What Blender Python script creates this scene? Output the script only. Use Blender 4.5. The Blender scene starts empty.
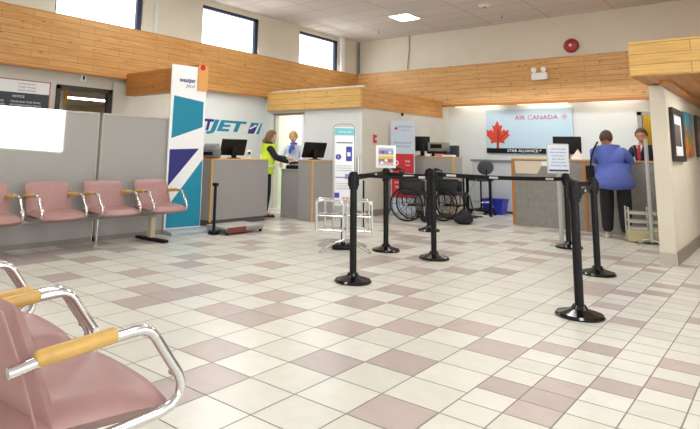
import bpy, bmesh, math, random
from mathutils import Vector, Matrix, noise
random.seed(7)
PI = math.pi
sc = bpy.context.scene
C = sc.collection
V = Vector

# ------------------------------------------------------------------ camera
cam = bpy.data.cameras.new('camera'); co = bpy.data.objects.new('camera', cam); C.objects.link(co)
right = V((0.75881699, 0.65092829, 0.0221166)); down = V((-0.08036301, 0.12727277, -0.98860681)); fwd = V((-0.64632698, 0.74839428, 0.1488873))
m = Matrix.Identity(4)
for i in range(3):
    m[i][0] = right[i]; m[i][1] = -down[i]; m[i][2] = -fwd[i]
m[2][3] = 1.1607
co.matrix_world = m
cam.sensor_fit = 'HORIZONTAL'; cam.sensor_width = 36; cam.lens = 569.615 * 36 / 700
cam.shift_x = (350 - 295.41) / 700; cam.shift_y = (67.64 - 214.5) / 700
cam.clip_start = 0.05
sc.camera = co

# ------------------------------------------------------------------ world, exposure, lights
w = bpy.data.worlds.new('world'); sc.world = w; w.use_nodes = True
w.node_tree.nodes['Background'].inputs[0].default_value = (0.93, 0.97, 1.0, 1)
w.node_tree.nodes['Background'].inputs[1].default_value = 3.2
sc.view_settings.view_transform = 'Standard'; sc.view_settings.look = 'None'
sc.view_settings.gamma = 1; sc.view_settings.use_curve_mapping = False
sc.view_settings.exposure = 0.55
try:
    sc.cycles.use_denoising = True
    sc.cycles.max_bounces = 8
except Exception: pass

def area(name, loc, size, power, color=(1, 1, 1), rot=(0, 0, 0)):
    l = bpy.data.lights.new(name, 'AREA'); l.shape = 'RECTANGLE'; l.size, l.size_y = size
    l.energy = power; l.color = color
    o = bpy.data.objects.new(name, l); C.objects.link(o); o.location = loc; o.rotation_euler = rot
    return o
# added area lights inside the rear and right walls, standing in for daylight
area('daylight_fill_rear', (-2.5, -2.9, 1.9), (8.0, 2.6), 58, (0.93, 0.97, 1.0), (PI/2, 0, 0))
area('daylight_fill_right', (2.9, 3.0, 1.9), (8.0, 2.6), 34, (0.95, 0.98, 1.0), (PI/2, 0, PI/2))
# clerestory windows on the left wall
for y in (4.9, 7.9, 10.85):
    area('daylight_clerestory', (-8.45, y, 3.68), (1.5, 0.7), 12, (0.86, 0.93, 1.0), (PI/2-.7, 0, -PI/2))
# recessed ceiling lamps of the hall
for x, y in ((-6.15, 6.4), (-3.0, 5.0), (-3.0, 9.2), (-0.2, 2.5), (-4.5, 1.5), (-0.6, 8.5)):
    area('troffer_light', (x, y, 4.13), (1.1, 0.55), 31, (1.0, 0.985, 0.96))
# tubes behind the wooden fascia over the far counter
for x in (-5.4, -3.9, -2.6):
    area('fascia_tube_light', (x, 12.72, 2.52), (1.0, 0.1), 2.6, (1.0, 0.95, 0.86))
area('far_counter_fill', (-3.7, 11.6, 2.72), (3.6, 0.5), 26, (0.93, 0.97, 1.0))  # added fill in front of the fascia to brighten the far wall, no fixture
area('westjet_wall_fill', (-7.9, 7.4, 2.5), (0.5, 1.6), 9, (0.95, 0.98, 1.0))  # added fill that whitens the WestJet wall, no fixture here
# back rooms
area('office_light', (-7.8, 10.4, 2.4), (0.9, 0.9), 30, (0.95, 1.0, 0.93))
area('side_room_light', (-13.4, 7.2, 2.40), (.5, 2.0), 26, (1, 0.97, 0.9))
area('far_office_light', (-2.1, 14.2, 2.5), (0.8, 0.8), 6, (1.0, 0.9, 0.6))
area('gallery_light', (0.0, 9.2, 2.02), (0.6, 1.6), 8, (1.0, 0.95, 0.88))
# low sun through a small rear pane: the bright patch on the grey screen
sl = bpy.data.lights.new('sun', 'SUN'); sl.energy = 17.0; sl.angle = math.radians(0.25); sl.color = (1.0, 0.98, 0.94)
so = bpy.data.objects.new('sun', sl); C.objects.link(so)
SUN = V((-0.745, 0.655, -0.035)).normalized()
so.rotation_euler = SUN.to_track_quat('-Z', 'Y').to_euler()

# ------------------------------------------------------------------ materials
def srgb(h):
    if isinstance(h, str): h = tuple(int(h[i:i+2], 16) for i in (0, 2, 4))
    return tuple(((c/255)/12.92 if c/255 <= .04045 else ((c/255+.055)/1.055)**2.4) for c in h) + (1,)
MATS = {}
def mat(name, col, rough=.5, metal=0, var=0, scale=30, bump=0, emit=0, spec=.5, alpha=1, trans=0):
    if name in MATS: return MATS[name]
    mt = bpy.data.materials.new(name); mt.use_nodes = True; MATS[name] = mt
    nt = mt.node_tree; b = nt.nodes['Principled BSDF']
    c = srgb(col); b.inputs['Base Color'].default_value = c
    b.inputs['Roughness'].default_value = rough; b.inputs['Metallic'].default_value = metal
    b.inputs['Specular IOR Level'].default_value = spec
    if trans: b.inputs['Transmission Weight'].default_value = trans
    if emit: b.inputs['Emission Color'].default_value = c; b.inputs['Emission Strength'].default_value = emit
    if var or bump:
        tc = nt.nodes.new('ShaderNodeTexCoord'); n = nt.nodes.new('ShaderNodeTexNoise'); n.inputs['Scale'].default_value = scale
        n.inputs['Detail'].default_value = 4
        nt.links.new(tc.outputs['Object'], n.inputs['Vector'])
        if var:
            r = nt.nodes.new('ShaderNodeValToRGB'); r.color_ramp.elements[0].position = .3; r.color_ramp.elements[1].position = .7
            r.color_ramp.elements[0].color = tuple(x*(1-var) for x in c[:3]) + (1,)
            r.color_ramp.elements[1].color = tuple(min(1, x*(1+var)) for x in c[:3]) + (1,)
            nt.links.new(n.outputs['Fac'], r.inputs[0]); nt.links.new(r.outputs[0], b.inputs['Base Color'])
        if bump:
            bp = nt.nodes.new('ShaderNodeBump'); bp.inputs['Strength'].default_value = bump; bp.inputs['Distance'].default_value = .01
            nt.links.new(n.outputs['Fac'], bp.inputs['Height']); nt.links.new(bp.outputs[0], b.inputs['Normal'])
    return mt

def wood(name, axis, c1, c2, row=.105, length=.75):
    """horizontal tongue and groove boards; axis = world axis along the boards"""
    mt = bpy.data.materials.new(name); mt.use_nodes = True; nt = mt.node_tree; b = nt.nodes['Principled BSDF']
    N = nt.nodes.new; L = nt.links.new
    tc = N('ShaderNodeTexCoord'); sp = N('ShaderNodeSeparateXYZ'); cb = N('ShaderNodeCombineXYZ')
    L(tc.outputs['Object'], sp.inputs[0])
    if axis == 'yx':
        L(sp.outputs['Y'], cb.inputs[0]); L(sp.outputs['X'], cb.inputs[1])
    else:
        ad = N('ShaderNodeMath'); L(sp.outputs['X'], ad.inputs[0]); L(sp.outputs['Y'], ad.inputs[1])
        L(ad.outputs[0], cb.inputs[0]); L(sp.outputs['Z'], cb.inputs[1])
    br = N('ShaderNodeTexBrick'); L(cb.outputs[0], br.inputs['Vector'])
    br.offset = .37; br.inputs['Scale'].default_value = 1; br.inputs['Brick Width'].default_value = length
    br.inputs['Row Height'].default_value = row; br.inputs['Mortar Size'].default_value = .004; br.inputs['Mortar Smooth'].default_value = .4
    br.inputs['Bias'].default_value = 0
    br.inputs['Color1'].default_value = srgb(c1); br.inputs['Color2'].default_value = srgb(c2)
    br.inputs['Mortar'].default_value = tuple(x*.5 for x in srgb(c2)[:3]) + (1,)
    mp = N('ShaderNodeMapping'); mp.inputs['Scale'].default_value = (1.5, 26, 1); L(cb.outputs[0], mp.inputs[0])
    n = N('ShaderNodeTexNoise'); n.inputs['Scale'].default_value = 1.5; n.inputs['Detail'].default_value = 6; L(mp.outputs[0], n.inputs['Vector'])
    r = N('ShaderNodeValToRGB'); r.color_ramp.elements[0].position = .32; r.color_ramp.elements[1].position = .65
    r.color_ramp.elements[0].color = (.62, .55, .45, 1); r.color_ramp.elements[1].color = (1.06, 1.06, 1.06, 1); L(n.outputs['Fac'], r.inputs[0])
    mx = N('ShaderNodeMixRGB'); mx.blend_type = 'MULTIPLY'; mx.inputs[0].default_value = .55
    L(br.outputs['Color'], mx.inputs[1]); L(r.outputs[0], mx.inputs[2])
    mp2 = N('ShaderNodeMapping'); mp2.inputs['Scale'].default_value = (3.2, 9.5, 1); L(cb.outputs[0], mp2.inputs[0])
    vo = N('ShaderNodeTexVoronoi'); vo.inputs['Scale'].default_value = 1; L(mp2.outputs[0], vo.inputs['Vector'])
    r2 = N('ShaderNodeValToRGB'); r2.color_ramp.elements[0].position = .06; r2.color_ramp.elements[1].position = .15
    r2.color_ramp.elements[0].color = (.38, .24, .13, 1); r2.color_ramp.elements[1].color = (1, 1, 1, 1); L(vo.outputs['Distance'], r2.inputs[0])
    mx2 = N('ShaderNodeMixRGB'); mx2.blend_type = 'MULTIPLY'; mx2.inputs[0].default_value = .75
    L(mx.outputs[0], mx2.inputs[1]); L(r2.outputs[0], mx2.inputs[2]); L(mx2.outputs[0], b.inputs['Base Color'])
    b.inputs['Roughness'].default_value = .42
    bp = N('ShaderNodeBump'); bp.inputs['Strength'].default_value = .4; bp.inputs['Distance'].default_value = .006; bp.invert = True
    L(br.outputs['Fac'], bp.inputs['Height']); L(bp.outputs[0], b.inputs['Normal'])
    return mt
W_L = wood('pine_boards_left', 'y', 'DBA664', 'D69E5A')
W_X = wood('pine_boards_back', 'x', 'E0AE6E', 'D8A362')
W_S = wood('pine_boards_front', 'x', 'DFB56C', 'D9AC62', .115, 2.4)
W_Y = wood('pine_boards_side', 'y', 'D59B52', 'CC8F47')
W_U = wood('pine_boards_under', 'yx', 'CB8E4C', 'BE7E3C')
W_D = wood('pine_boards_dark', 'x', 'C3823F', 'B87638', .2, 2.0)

def ceiling_mat():
    mt = bpy.data.materials.new('acoustic_ceiling_tiles'); mt.use_nodes = True; nt = mt.node_tree; b = nt.nodes['Principled BSDF']
    N = nt.nodes.new; L = nt.links.new
    tc = N('ShaderNodeTexCoord')
    br = N('ShaderNodeTexBrick'); L(tc.outputs['Object'], br.inputs['Vector']); br.offset = 0
    br.inputs['Scale'].default_value = 1; br.inputs['Brick Width'].default_value = 1.22; br.inputs['Row Height'].default_value = .61
    br.inputs['Mortar Size'].default_value = .012; br.inputs['Color1'].default_value = srgb('D9D2CE'); br.inputs['Color2'].default_value = srgb('D2CBC7')
    br.inputs['Mortar'].default_value = srgb('B4ADA8')
    n = N('ShaderNodeTexNoise'); n.inputs['Scale'].default_value = 60; n.inputs['Detail'].default_value = 3; L(tc.outputs['Object'], n.inputs['Vector'])
    r = N('ShaderNodeValToRGB'); r.color_ramp.elements[0].position = .35; r.color_ramp.elements[0].color = (.82, .82, .82, 1); r.color_ramp.elements[1].position = .5
    L(n.outputs['Fac'], r.inputs[0])
    mx = N('ShaderNodeMixRGB'); mx.blend_type = 'MULTIPLY'; mx.inputs[0].default_value = .6
    L(br.outputs['Color'], mx.inputs[1]); L(r.outputs[0], mx.inputs[2]); L(mx.outputs[0], b.inputs['Base Color'])
    b.inputs['Roughness'].default_value = .95
    return mt
CEIL = ceiling_mat()
wall_cream = mat('cream_wall_paint', 'DDD5C3', .85, var=.03, scale=2)
wall_white = mat('cool_white_wall_paint', 'DCE0DE', .8, var=.02, scale=2)
wall_beige = mat('beige_wall_paint', 'D3CDC0', .85, var=.03, scale=3)
base_m = mat('grey_brown_vinyl_base', '8F8678', .6)
chrome = mat('chrome', 'DCDCDC', .16, 1)
steel = mat('brushed_steel', 'B9B9B7', .35, 1)
white_metal = mat('white_enamel', 'E6E6E2', .35)
black_pl = mat('black_plastic', '0C0C0E', .42, spec=.3)
black_gl = mat('black_gloss', '08080A', .15)
black_mt = mat('black_matte', '111113', .7, spec=.25)
dark_screen = mat('dark_screen', '101216', .12)
vinyl = mat('pink_vinyl', 'A57E7A', .42, var=.05, scale=14, bump=.12)
maple = mat('maple_wood', 'CBA258', .35, var=.10, scale=20)
oak = mat('oak_edge', 'D9A55A', .45, var=.06, scale=18)
oak_dk = mat('orange_wood_edge', 'B9762F', .45, var=.06, scale=18)
fabric_gy = mat('grey_fabric_panel', 'A7A5A0', .95, var=.05, scale=160, bump=.15)
lam_gy = mat('grey_laminate', '9A9896', .6, var=.06, scale=120)
lam_lt = mat('light_grey_laminate', 'A4A19C', .6, var=.05, scale=120)
granite = mat('polished_grey_laminate', '8E8B86', .12, var=.10, scale=14)
plinth = mat('dark_plinth', '5B5A59', .7)
paper = mat('white_paper', 'EDEDEC', .6)
red = mat('red_print', 'C8282B', .5)
teal = mat('teal_print', '1289A6', .45)
navy = mat('navy_print', '2A2A78', .45)
ltblue = mat('light_blue_print', 'BCD5E4', .4)
white_pr = mat('white_print', 'F2F4F4', .45)
grey_txt = mat('grey_text', '7A828C', .6)
blue_pl = mat('blue_plastic', '2C39C0', .4)
glass = mat('window_glass', 'FFFFFF', .02, trans=1, spec=.5)
sky_and_fill_pane = mat('overcast_and_fill_pane', 'F4F9FF', .2, emit=1.6)  # sky in the clerestory windows, also the added east fill pane
lamp_em = mat('lamp_diffuser', 'FFFFFA', .4, emit=4)
skin_m = mat('skin', 'D9A88C', .55)
frame_dk = mat('dark_frame', '2E2620', .4)

# ------------------------------------------------------------------ mesh helpers
class MB:
    def __init__(s): s.bm = bmesh.new(); s.ms = []
    def mi(s, m):
        if m not in s.ms: s.ms.append(m)
        return s.ms.index(m)
    def _fin(s, vs, m, M=None):
        if M is not None: bmesh.ops.transform(s.bm, matrix=M, verts=vs)
        if m is not None:
            k = s.mi(m)
            for f in {f for v in vs for f in v.link_faces}: f.material_index = k
    def box(s, x0, x1, y0, y1, z0, z1, m=None, bev=0, M=None, seg=2):
        g = bmesh.ops.create_cube(s.bm, size=1); vs = g['verts']
        for v in vs: v.co = V(((x0+x1)/2+v.co.x*(x1-x0), (y0+y1)/2+v.co.y*(y1-y0), (z0+z1)/2+v.co.z*(z1-z0)))
        if bev:
            es = list({e for v in vs for e in v.link_edges})
            r = bmesh.ops.bevel(s.bm, geom=es, offset=bev, segments=seg, affect='EDGES', profile=.5)
            vs = list({v for v in r['verts']} | {v for v in vs if v.is_valid})
        s._fin(vs, m, M); return s
    def cyl(s, a, b, r, m=None, r2=None, seg=14):
        a, b = V(a), V(b); d = b-a
        g = bmesh.ops.create_cone(s.bm, cap_ends=True, segments=seg, radius1=r, radius2=r if r2 is None else r2, depth=d.length)
        M = Matrix.Translation((a+b)/2) @ d.to_track_quat('Z', 'Y').to_matrix().to_4x4()
        s._fin(g['verts'], m, M); return s
    def ball(s, c, r, m=None, sub=2, M=None):
        g = bmesh.ops.create_icosphere(s.bm, subdivisions=sub, radius=1)
        if not hasattr(r, '__len__'): r = (r, r, r)
        for v in g['verts']: v.co = V((c[0]+v.co.x*r[0], c[1]+v.co.y*r[1], c[2]+v.co.z*r[2]))
        s._fin(g['verts'], m, M); return g['verts']
    def lathe(s, c, prof, m=None, seg=24, axis=None):
        rings = []
        for r, z in prof:
            rings.append([s.bm.verts.new((c[0]+r*math.cos(2*PI*i/seg), c[1]+r*math.sin(2*PI*i/seg), c[2]+z)) for i in range(seg)])
        vs = [v for q in rings for v in q]
        for a, b in zip(rings, rings[1:]):
            for i in range(seg): s.bm.faces.new((a[i], a[(i+1) % seg], b[(i+1) % seg], b[i]))
        s.bm.faces.new(rings[0][::-1]); s.bm.faces.new(rings[-1])
        s._fin(vs, m, axis); return s
    def tube(s, pts, r, m=None, seg=8, closed=False):
        pts = [V(p) for p in pts]; n = len(pts); rings = []; up = None
        for i, p in enumerate(pts):
            if closed: t = (pts[(i+1) % n]-pts[i-1]).normalized()
            else: t = ((pts[min(i+1, n-1)]-p).normalized() + (p-pts[max(i-1, 0)]).normalized()).normalized()
            if up is None:
                up = t.orthogonal().normalized()
            up = (up - t*up.dot(t)).normalized(); sd = t.cross(up)
            rr = r[i] if hasattr(r, '__len__') else r
            rings.append([s.bm.verts.new(p+up*rr*math.cos(2*PI*k/seg)+sd*rr*math.sin(2*PI*k/seg)) for k in range(seg)])
        prs = list(zip(rings, rings[1:])) + ([(rings[-1], rings[0])] if closed else [])
        for a, b in prs:
            for k in range(seg): s.bm.faces.new((a[k], a[(k+1) % seg], b[(k+1) % seg], b[k]))
        if not closed: s.bm.faces.new(rings[0][::-1]); s.bm.faces.new(rings[-1])
        s._fin([v for q in rings for v in q], m); return s
    def prism(s, pts, n, m=None):
        """extrude a closed planar 3D outline by vector n"""
        a = [s.bm.verts.new(V(p)) for p in pts]; b = [s.bm.verts.new(V(p)+V(n)) for p in pts]; k = len(a)
        s.bm.faces.new(a[::-1]); s.bm.faces.new(b)
        for i in range(k): s.bm.faces.new((a[i], a[(i+1) % k], b[(i+1) % k], b[i]))
        s._fin(a+b, m); return s
    def mesh(s, me, M, m=None):
        n0 = len(s.bm.verts); s.bm.from_mesh(me); s.bm.verts.ensure_lookup_table()
        s._fin(s.bm.verts[n0:], m, M); return s
    def build(s, name, m=None, parent=None, loc=(0, 0, 0), smooth=.6, rz=0):
        if m is not None and not s.ms: s.ms = [m]
        elif m is not None and m not in s.ms: s.ms.append(m)
        bmesh.ops.recalc_face_normals(s.bm, faces=s.bm.faces)
        me = bpy.data.meshes.new(name); s.bm.to_mesh(me); s.bm.free()
        for q in s.ms: me.materials.append(q)
        if smooth:
            me.polygons.foreach_set('use_smooth', [True]*len(me.polygons)); me.set_sharp_from_angle(angle=smooth)
        o = bpy.data.objects.new(name, me); C.objects.link(o); o.location = loc; o.rotation_euler.z = rz
        if parent: o.parent = parent
        return o
def tag(o, label, cat, group=None):
    o['label'] = label; o['category'] = cat
    if group: o['group'] = group
    return o
def thing(name, label, cat, loc=(0, 0, 0), rz=0, group=None):
    o = bpy.data.objects.new(name, None); C.objects.link(o); o.location = loc; o.rotation_euler.z = rz
    o.empty_display_size = .1
    return tag(o, label, cat, group)
def struct(o): o['kind'] = 'structure'; return o
def copy_tree(o, parent=None):
    c = o.copy(); C.objects.link(c); c.parent = parent
    for ch in list(o.children): copy_tree(ch, c)
    return c
def arc(c, r, a0, a1, n, u, v):
    c, u, v = V(c), V(u), V(v)
    return [c+u*r*math.cos(a0+(a1-a0)*i/n)+v*r*math.sin(a0+(a1-a0)*i/n) for i in range(n+1)]
_tx = {}
def text_me(txt, size=1, ext=.001, shear=0, bold=0, sx=1):
    cu = bpy.data.curves.new('t', 'FONT'); cu.body = txt; cu.size = size; cu.extrude = ext; cu.shear = shear; cu.offset = bold
    cu.align_x = 'CENTER'; cu.align_y = 'CENTER'; cu.resolution_u = 2
    o = bpy.data.objects.new('t', cu); C.objects.link(o)
    me = bpy.data.meshes.new_from_object(o, depsgraph=bpy.context.evaluated_depsgraph_get())
    bpy.data.objects.remove(o)
    return me
def frameM(o, u, v):
    """matrix: local x->u, y->v, z->u x v, origin o"""
    u, v = V(u).normalized(), V(v).normalized(); n = u.cross(v); M = Matrix.Identity(4)
    for i in range(3): M[i][0] = u[i]; M[i][1] = v[i]; M[i][2] = n[i]; M[i][3] = o[i]
    return M
def text(txt, size, o, u, v, m, name='lettering', parent=None, sx=1, **k):
    b = MB(); me = text_me(txt, size, **k)
    b.mesh(me, frameM(o, u, v) @ Matrix.Diagonal((sx, 1, 1, 1)), m)
    return b.build(name, m, parent, smooth=0)
class Sheet:
    """flat print on a panel: local 2D coordinates mapped to a face, tiny thickness"""
    def __init__(s, o, u, v): s.M = frameM(o, u, v); s.b = MB(); s.k = 0
    def poly(s, pts, m, h=None):
        s.k += 1; h = h if h is not None else .0012+.0004*s.k
        a = [s.M @ V((x, y, 0)) for x, y in pts]; n = (s.M.to_3x3() @ V((0, 0, 1)))*h
        s.b.prism(a, n, m); return s
    def rect(s, x0, x1, y0, y1, m, h=None): return s.poly([(x0, y0), (x1, y0), (x1, y1), (x0, y1)], m, h)
    def disc(s, x, y, r, m, h=None, n=20): return s.poly([(x+r*math.cos(2*PI*i/n), y+r*math.sin(2*PI*i/n)) for i in range(n)], m, h)
    def txt(s, t, size, x, y, m, sx=1, **k):
        s.k += 1; me = text_me(t, size, **k)
        s.b.mesh(me, s.M @ Matrix.Translation((x, y, .0014+.0004*s.k)) @ Matrix.Diagonal((sx, 1, 1, 1)), m); return s
    def build(s, name, parent=None): return s.b.build(name, None, parent, smooth=0)
LEAF = [(0, 1), (.14, .72), (.27, .78), (.21, .42), (.36, .56), (.42, .46), (.62, .52), (.56, .32), (.66, .24), (.34, -.06), (.38, -.2), (.06, -.14), (.07, -.45),
        (-.07, -.45), (-.06, -.14), (-.38, -.2), (-.34, -.06), (-.66, .24), (-.56, .32), (-.62, .52), (-.42, .46), (-.36, .56), (-.21, .42), (-.27, .78), (-.14, .72)]
def leaf(x, y, s): return [(x+a*s, y+b*s) for a, b in LEAF]

def wall_open(b, along, c, t, a0, a1, z0, z1, holes, m):
    """wall slab along 'x' or 'y' at coordinate c..c+t with rectangular holes [(a0,a1,z0,z1)] sorted"""
    def bx(p, q, r, s_):
        if q-p < 1e-4 or s_-r < 1e-4: return
        if along == 'y': b.box(min(c, c+t), max(c, c+t), p, q, r, s_, m)
        else: b.box(p, q, min(c, c+t), max(c, c+t), r, s_, m)
    cur = a0
    for (h0, h1, g0, g1) in holes:
        bx(cur, h0, z0, z1); bx(h0, h1, z0, g0); bx(h0, h1, g1, z1); cur = h1
    bx(cur, a1, z0, z1)

# ------------------------------------------------------------------ floor
def build_floor():
    b = MB()
    cr = [mat('cream_tile_a', 'D8D6CA', .28, var=.03, scale=9), mat('cream_tile_b', 'DCDACF', .28, var=.03, scale=9), mat('cream_tile_c', 'D3D1C5', .3, var=.03, scale=9)]
    pk = [mat('pink_tile_a', 'BCADA6', .3, var=.04, scale=9), mat('pink_tile_b', 'B4A6A1', .3, var=.04, scale=9)]
    gr = mat('tile_grout', '989189', .8)
    big = {(-15, 5), (-14, 3), (-13, 4), (-13, 9), (-12, 11), (-11, 2), (-11, 7), (-11, 10), (-10, 4), (-10, 6), (-10, 8), (-8, 3), (-8, 8), (-7, 2), (-7, 3), (-7, 4), (-7, 6), (-5, 3), (-5, 5), (-5, 9), (-4, 3), (-4, 4), (-4, 11), (-3, 1), (-3, 6), (-3, 8), (-3, 12), (-2, -1), (-2, 0), (-2, 4), (-2, 7), (-1, 2), (-1, 5), (0, 3), (0, 6), (1, 1), (1, 5)}
    sm = {(-3, 29), (-2, 14), (-2, 27), (-2, 30), (-1, 8), (-1, 18), (-1, 25), (0, 5), (0, 9), (0, 16), (0, 19), (1, 4), (1, 5), (1, 6), (1, 10), (1, 14), (1, 20), (1, 22), (2, 7), (2, 23), (3, 8), (3, 10), (3, 16)}
    g = .0035
    def tile(x0, x1, y0, y1, m):
        k = b.mi(m)
        f = b.bm.faces.new([b.bm.verts.new(p) for p in ((x0+g, y0+g, 0), (x1-g, y0+g, 0), (x1-g, y1-g, 0), (x0+g, y1-g, 0))]); f.material_index = k
    X0, Y0, S = -1.924, 1.974, .3048
    rnd = random.Random(5)
    for i in range(-24, 2):
        for j in range(-16, 37):
            x, y = X0+i*S, Y0+j*S
            known = (j < 10 and i > -13) or (i > -5 and j < 12)
            p = (i, j) in big or (not known and rnd.random() < .2)
            tile(x, x+S, y, y+S, rnd.choice(pk) if p else rnd.choice(cr))
    XS = X0+2*S
    for i in range(0, 21):
        for j in range(-24, 55):
            x, y = XS+i*.2134, Y0+j*.2032
            known = j < 26 and i < 4
            p = (i, j) in sm or (not known and rnd.random() < .17)
            tile(x, x+.2134, y, y+.2032, rnd.choice(pk) if p else rnd.choice(cr))
    k = b.mi(gr)
    f = b.bm.faces.new([b.bm.verts.new(p) for p in ((-16.5, -3.2, -.002), (3.2, -3.2, -.002), (3.2, 15.4, -.002), (-16.5, 15.4, -.002))]); f.material_index = k
    b.box(-16.5, 3.2, -3.2, 15.4, -.12, -.004, gr)
    struct(b.build('floor', smooth=0))
build_floor()

# ------------------------------------------------------------------ shell
ZC = 4.16
b = MB(); b.box(-8.9, 3.2, -3.2, 13.2, ZC, ZC+.1); struct(b.build('ceiling', CEIL, smooth=0))
# left wall: upper part with clerestory windows (behind the fascia), lower part set back
wins = [(4.14, 5.76, 3.2, 4.06), (7.13, 8.74, 3.2, 4.06), (10.11, 11.66, 3.2, 4.06)]
b = MB(); wall_open(b, 'y', -8.62, -.10, -3.2, 12.6, 2.39, ZC, wins, wall_cream); struct(b.build('wall_left', smooth=0))
for n, (y0, y1, z0, z1) in enumerate(wins):
    f = MB()
    dk = mat('dark_blue_frame', '1F3350', .4)
    f.box(-8.72, -8.66, y1-.10, y1-.0, z0, z1, dk); f.box(-8.72, -8.66, y0, y1, z1-.06, z1, dk); f.box(-8.72, -8.66, y0, y1, z0, z0+.04, dk)
    f.box(-8.72, -8.66, y0, y0+.04, z0, z1, dk)
    o = struct(f.build('window_%d' % (n+1), smooth=0))
    p = MB(); p.box(-8.73, -8.725, y0, y1, z0, z1, sky_and_fill_pane); p.build('window_pane', sky_and_fill_pane, o, smooth=0)
# pale vertical conduits on the upper wall
b = MB(); b.box(-8.62, -8.57, 5.98, 6.05, 3.27, ZC, wall_white); b.box(-8.62, -8.56, 11.72, 11.86, 3.27, ZC, white_pr); struct(b.build('trim_1', smooth=0))
# lower left wall with door opening to side room
b = MB(); wall_open(b, 'y', -8.8, -.12, -3.2, 9.2, 0, 2.5, [(4.40, 5.33, 0, 2.13)], wall_beige); struct(b.build('wall_left_lower', smooth=0))
b = MB(); b.box(-8.8, -8.785, 6.7, 9.15, 0, 2.5, wall_white); struct(b.build('wall_left_panel', smooth=0))
# fascias
b = MB(); b.box(-8.85, -8.6, -3.2, 12.5, 2.38, 3.27); struct(b.build('trim_2', W_L, smooth=0))
b = MB(); b.box(-8.6, 3.0, 12.5, 12.62, 2.375, 3.29); struct(b.build('trim_3', W_X, smooth=0))
b = MB(); b.box(-8.6, 3.0, 12.48, 12.64, 2.33, 2.375, oak_dk); b.box(-8.62, -8.58, -3.2, 12.5, 2.355, 2.38, oak_dk); struct(b.build('trim_4', smooth=0))
# upper back wall
b = MB(); b.box(-8.7, 3.2, 12.55, 12.7, 3.2, ZC, wall_cream); b.box(-8.7, 3.2, 12.535, 12.56, 3.27, 3.31, wall_white); struct(b.build('wall_back_upper', smooth=0))
b = MB(); b.tube([(-7.05, 12.53, ZC), (-7.05, 12.53, 3.8), (-7.09, 12.53, 3.5), (-7.1, 12.53, 3.3)], .009, mat('grey_cable', '6D6A66', .6)); b.box(-8.58, -8.55, 12.5, 12.54, 3.3, ZC, grey_txt); struct(b.build('trim_5'))
# soffit above back counter
b = MB(); b.box(-6.3, 3.0, 12.62, 13.0, 2.76, 2.84, wall_white); b.box(-6.3, -1.3, 12.62, 13.0, 2.76, 2.84, wall_white); struct(b.build('ceiling_lower', smooth=0))
# second soffit over the office block (runs to the back fascia)
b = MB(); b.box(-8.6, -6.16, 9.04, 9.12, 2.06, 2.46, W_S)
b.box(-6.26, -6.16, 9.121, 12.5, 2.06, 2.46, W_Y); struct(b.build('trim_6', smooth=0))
b = MB(); b.box(-8.6, -6.2, 9.1, 12.5, 2.44, 2.47, wall_beige); b.box(-8.6, -6.26, 9.10, 9.3, 2.1, 2.12, wall_beige); struct(b.build('ceiling_office', smooth=0))
# small projecting fascia behind the banner
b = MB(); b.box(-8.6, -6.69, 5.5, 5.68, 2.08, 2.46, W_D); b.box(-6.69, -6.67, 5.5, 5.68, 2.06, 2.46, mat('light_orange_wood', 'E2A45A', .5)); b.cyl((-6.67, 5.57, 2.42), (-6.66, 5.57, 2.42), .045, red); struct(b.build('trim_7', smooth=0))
# office block walls
b = MB(); wall_open(b, 'x', 9.15, .1, -8.9, -6.18, 0, 2.5, [(-8.45, -7.66, 0, 1.98)], wall_white); struct(b.build('wall_office_front', smooth=0))
b = MB(); b.box(-6.28, -6.18, 9.25, 12.9, 0, 2.44, wall_beige); b.box(-6.181, -6.178, 9.15, 9.25, 0, 2.07, wall_beige); struct(b.build('wall_office_side', smooth=0))
grn = mat('pale_green_wall', 'DDE6D2', .8)
b = MB(); b.box(-8.9, -8.8, 9.25, 12.4, 0, 2.44, grn); b.box(-8.9, -6.28, 12.3, 12.4, 0, 2.44, grn); struct(b.build('wall_office_inner', smooth=0))
# door leaf and frame of the office doorway
b = MB(); b.box(-8.49, -8.44, 9.13, 9.27, 0, 2.0, wall_beige); b.box(-7.67, -7.62, 9.13, 9.27, 0, 2.0, white_pr); b.box(-8.49, -7.62, 9.13, 9.27, 1.97, 2.01, mat('brown_door_head', '8A6D4F', .6))
o = struct(b.build('door_1', smooth=0))
b = MB(); b.box(-8.75, -8.55, 12.26, 12.295, 0.01, 1.95, mat('pale_green_door', 'CFDDB8', .6)); b.build('door_leaf', None, o, smooth=0)
b = MB(); b.tube([(-8.43, 9.12, 1.98), (-8.43, 9.12, 1.2)], .012, grey_txt); b.build('door_closer', None, o)
# side room through the left door
b = MB(); b.box(-16.4, -16.3, 3, 9.1, 0, 2.5, wall_beige); b.box(-16.3, -8.92, 2.9, 3, 0, 2.5, wall_beige); b.box(-16.3, -8.92, 9.0, 9.1, 0, 2.5, wall_beige); b.box(-16.3, -8.92, 2.9, 9.1, 2.45, 2.55, wall_cream)
struct(b.build('wall_side_room', smooth=0))
b = MB(); dkf = mat('dark_bronze_frame', '3A342E', .4)
b.box(-8.86, -8.76, 4.36, 4.42, 0, 2.16, dkf); b.box(-8.86, -8.76, 5.27, 5.35, 0, 2.16, dkf); b.box(-8.86, -8.76, 4.36, 5.35, 2.10, 2.17, dkf); b.box(-8.84, -8.80, 4.42, 5.27, 0, .2, dkf)
b.box(-8.8, -8.74, 5.35, 5.75, 0, 2.3, wall_beige)
o = struct(b.build('door_2', smooth=0))
b = MB(); b.box(-8.825, -8.82, 4.42, 5.27, .2, 2.10, glass); b.build('door_pane', glass, o, smooth=0)
b = MB(); b.box(-13.75, -13.05, 5.95, 8.45, 2.42, 2.445, white_metal); tag(b.build('side_room_lamp', smooth=0), 'lit ceiling lamp seen through the glass of the dark-framed left door', 'ceiling light')
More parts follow.
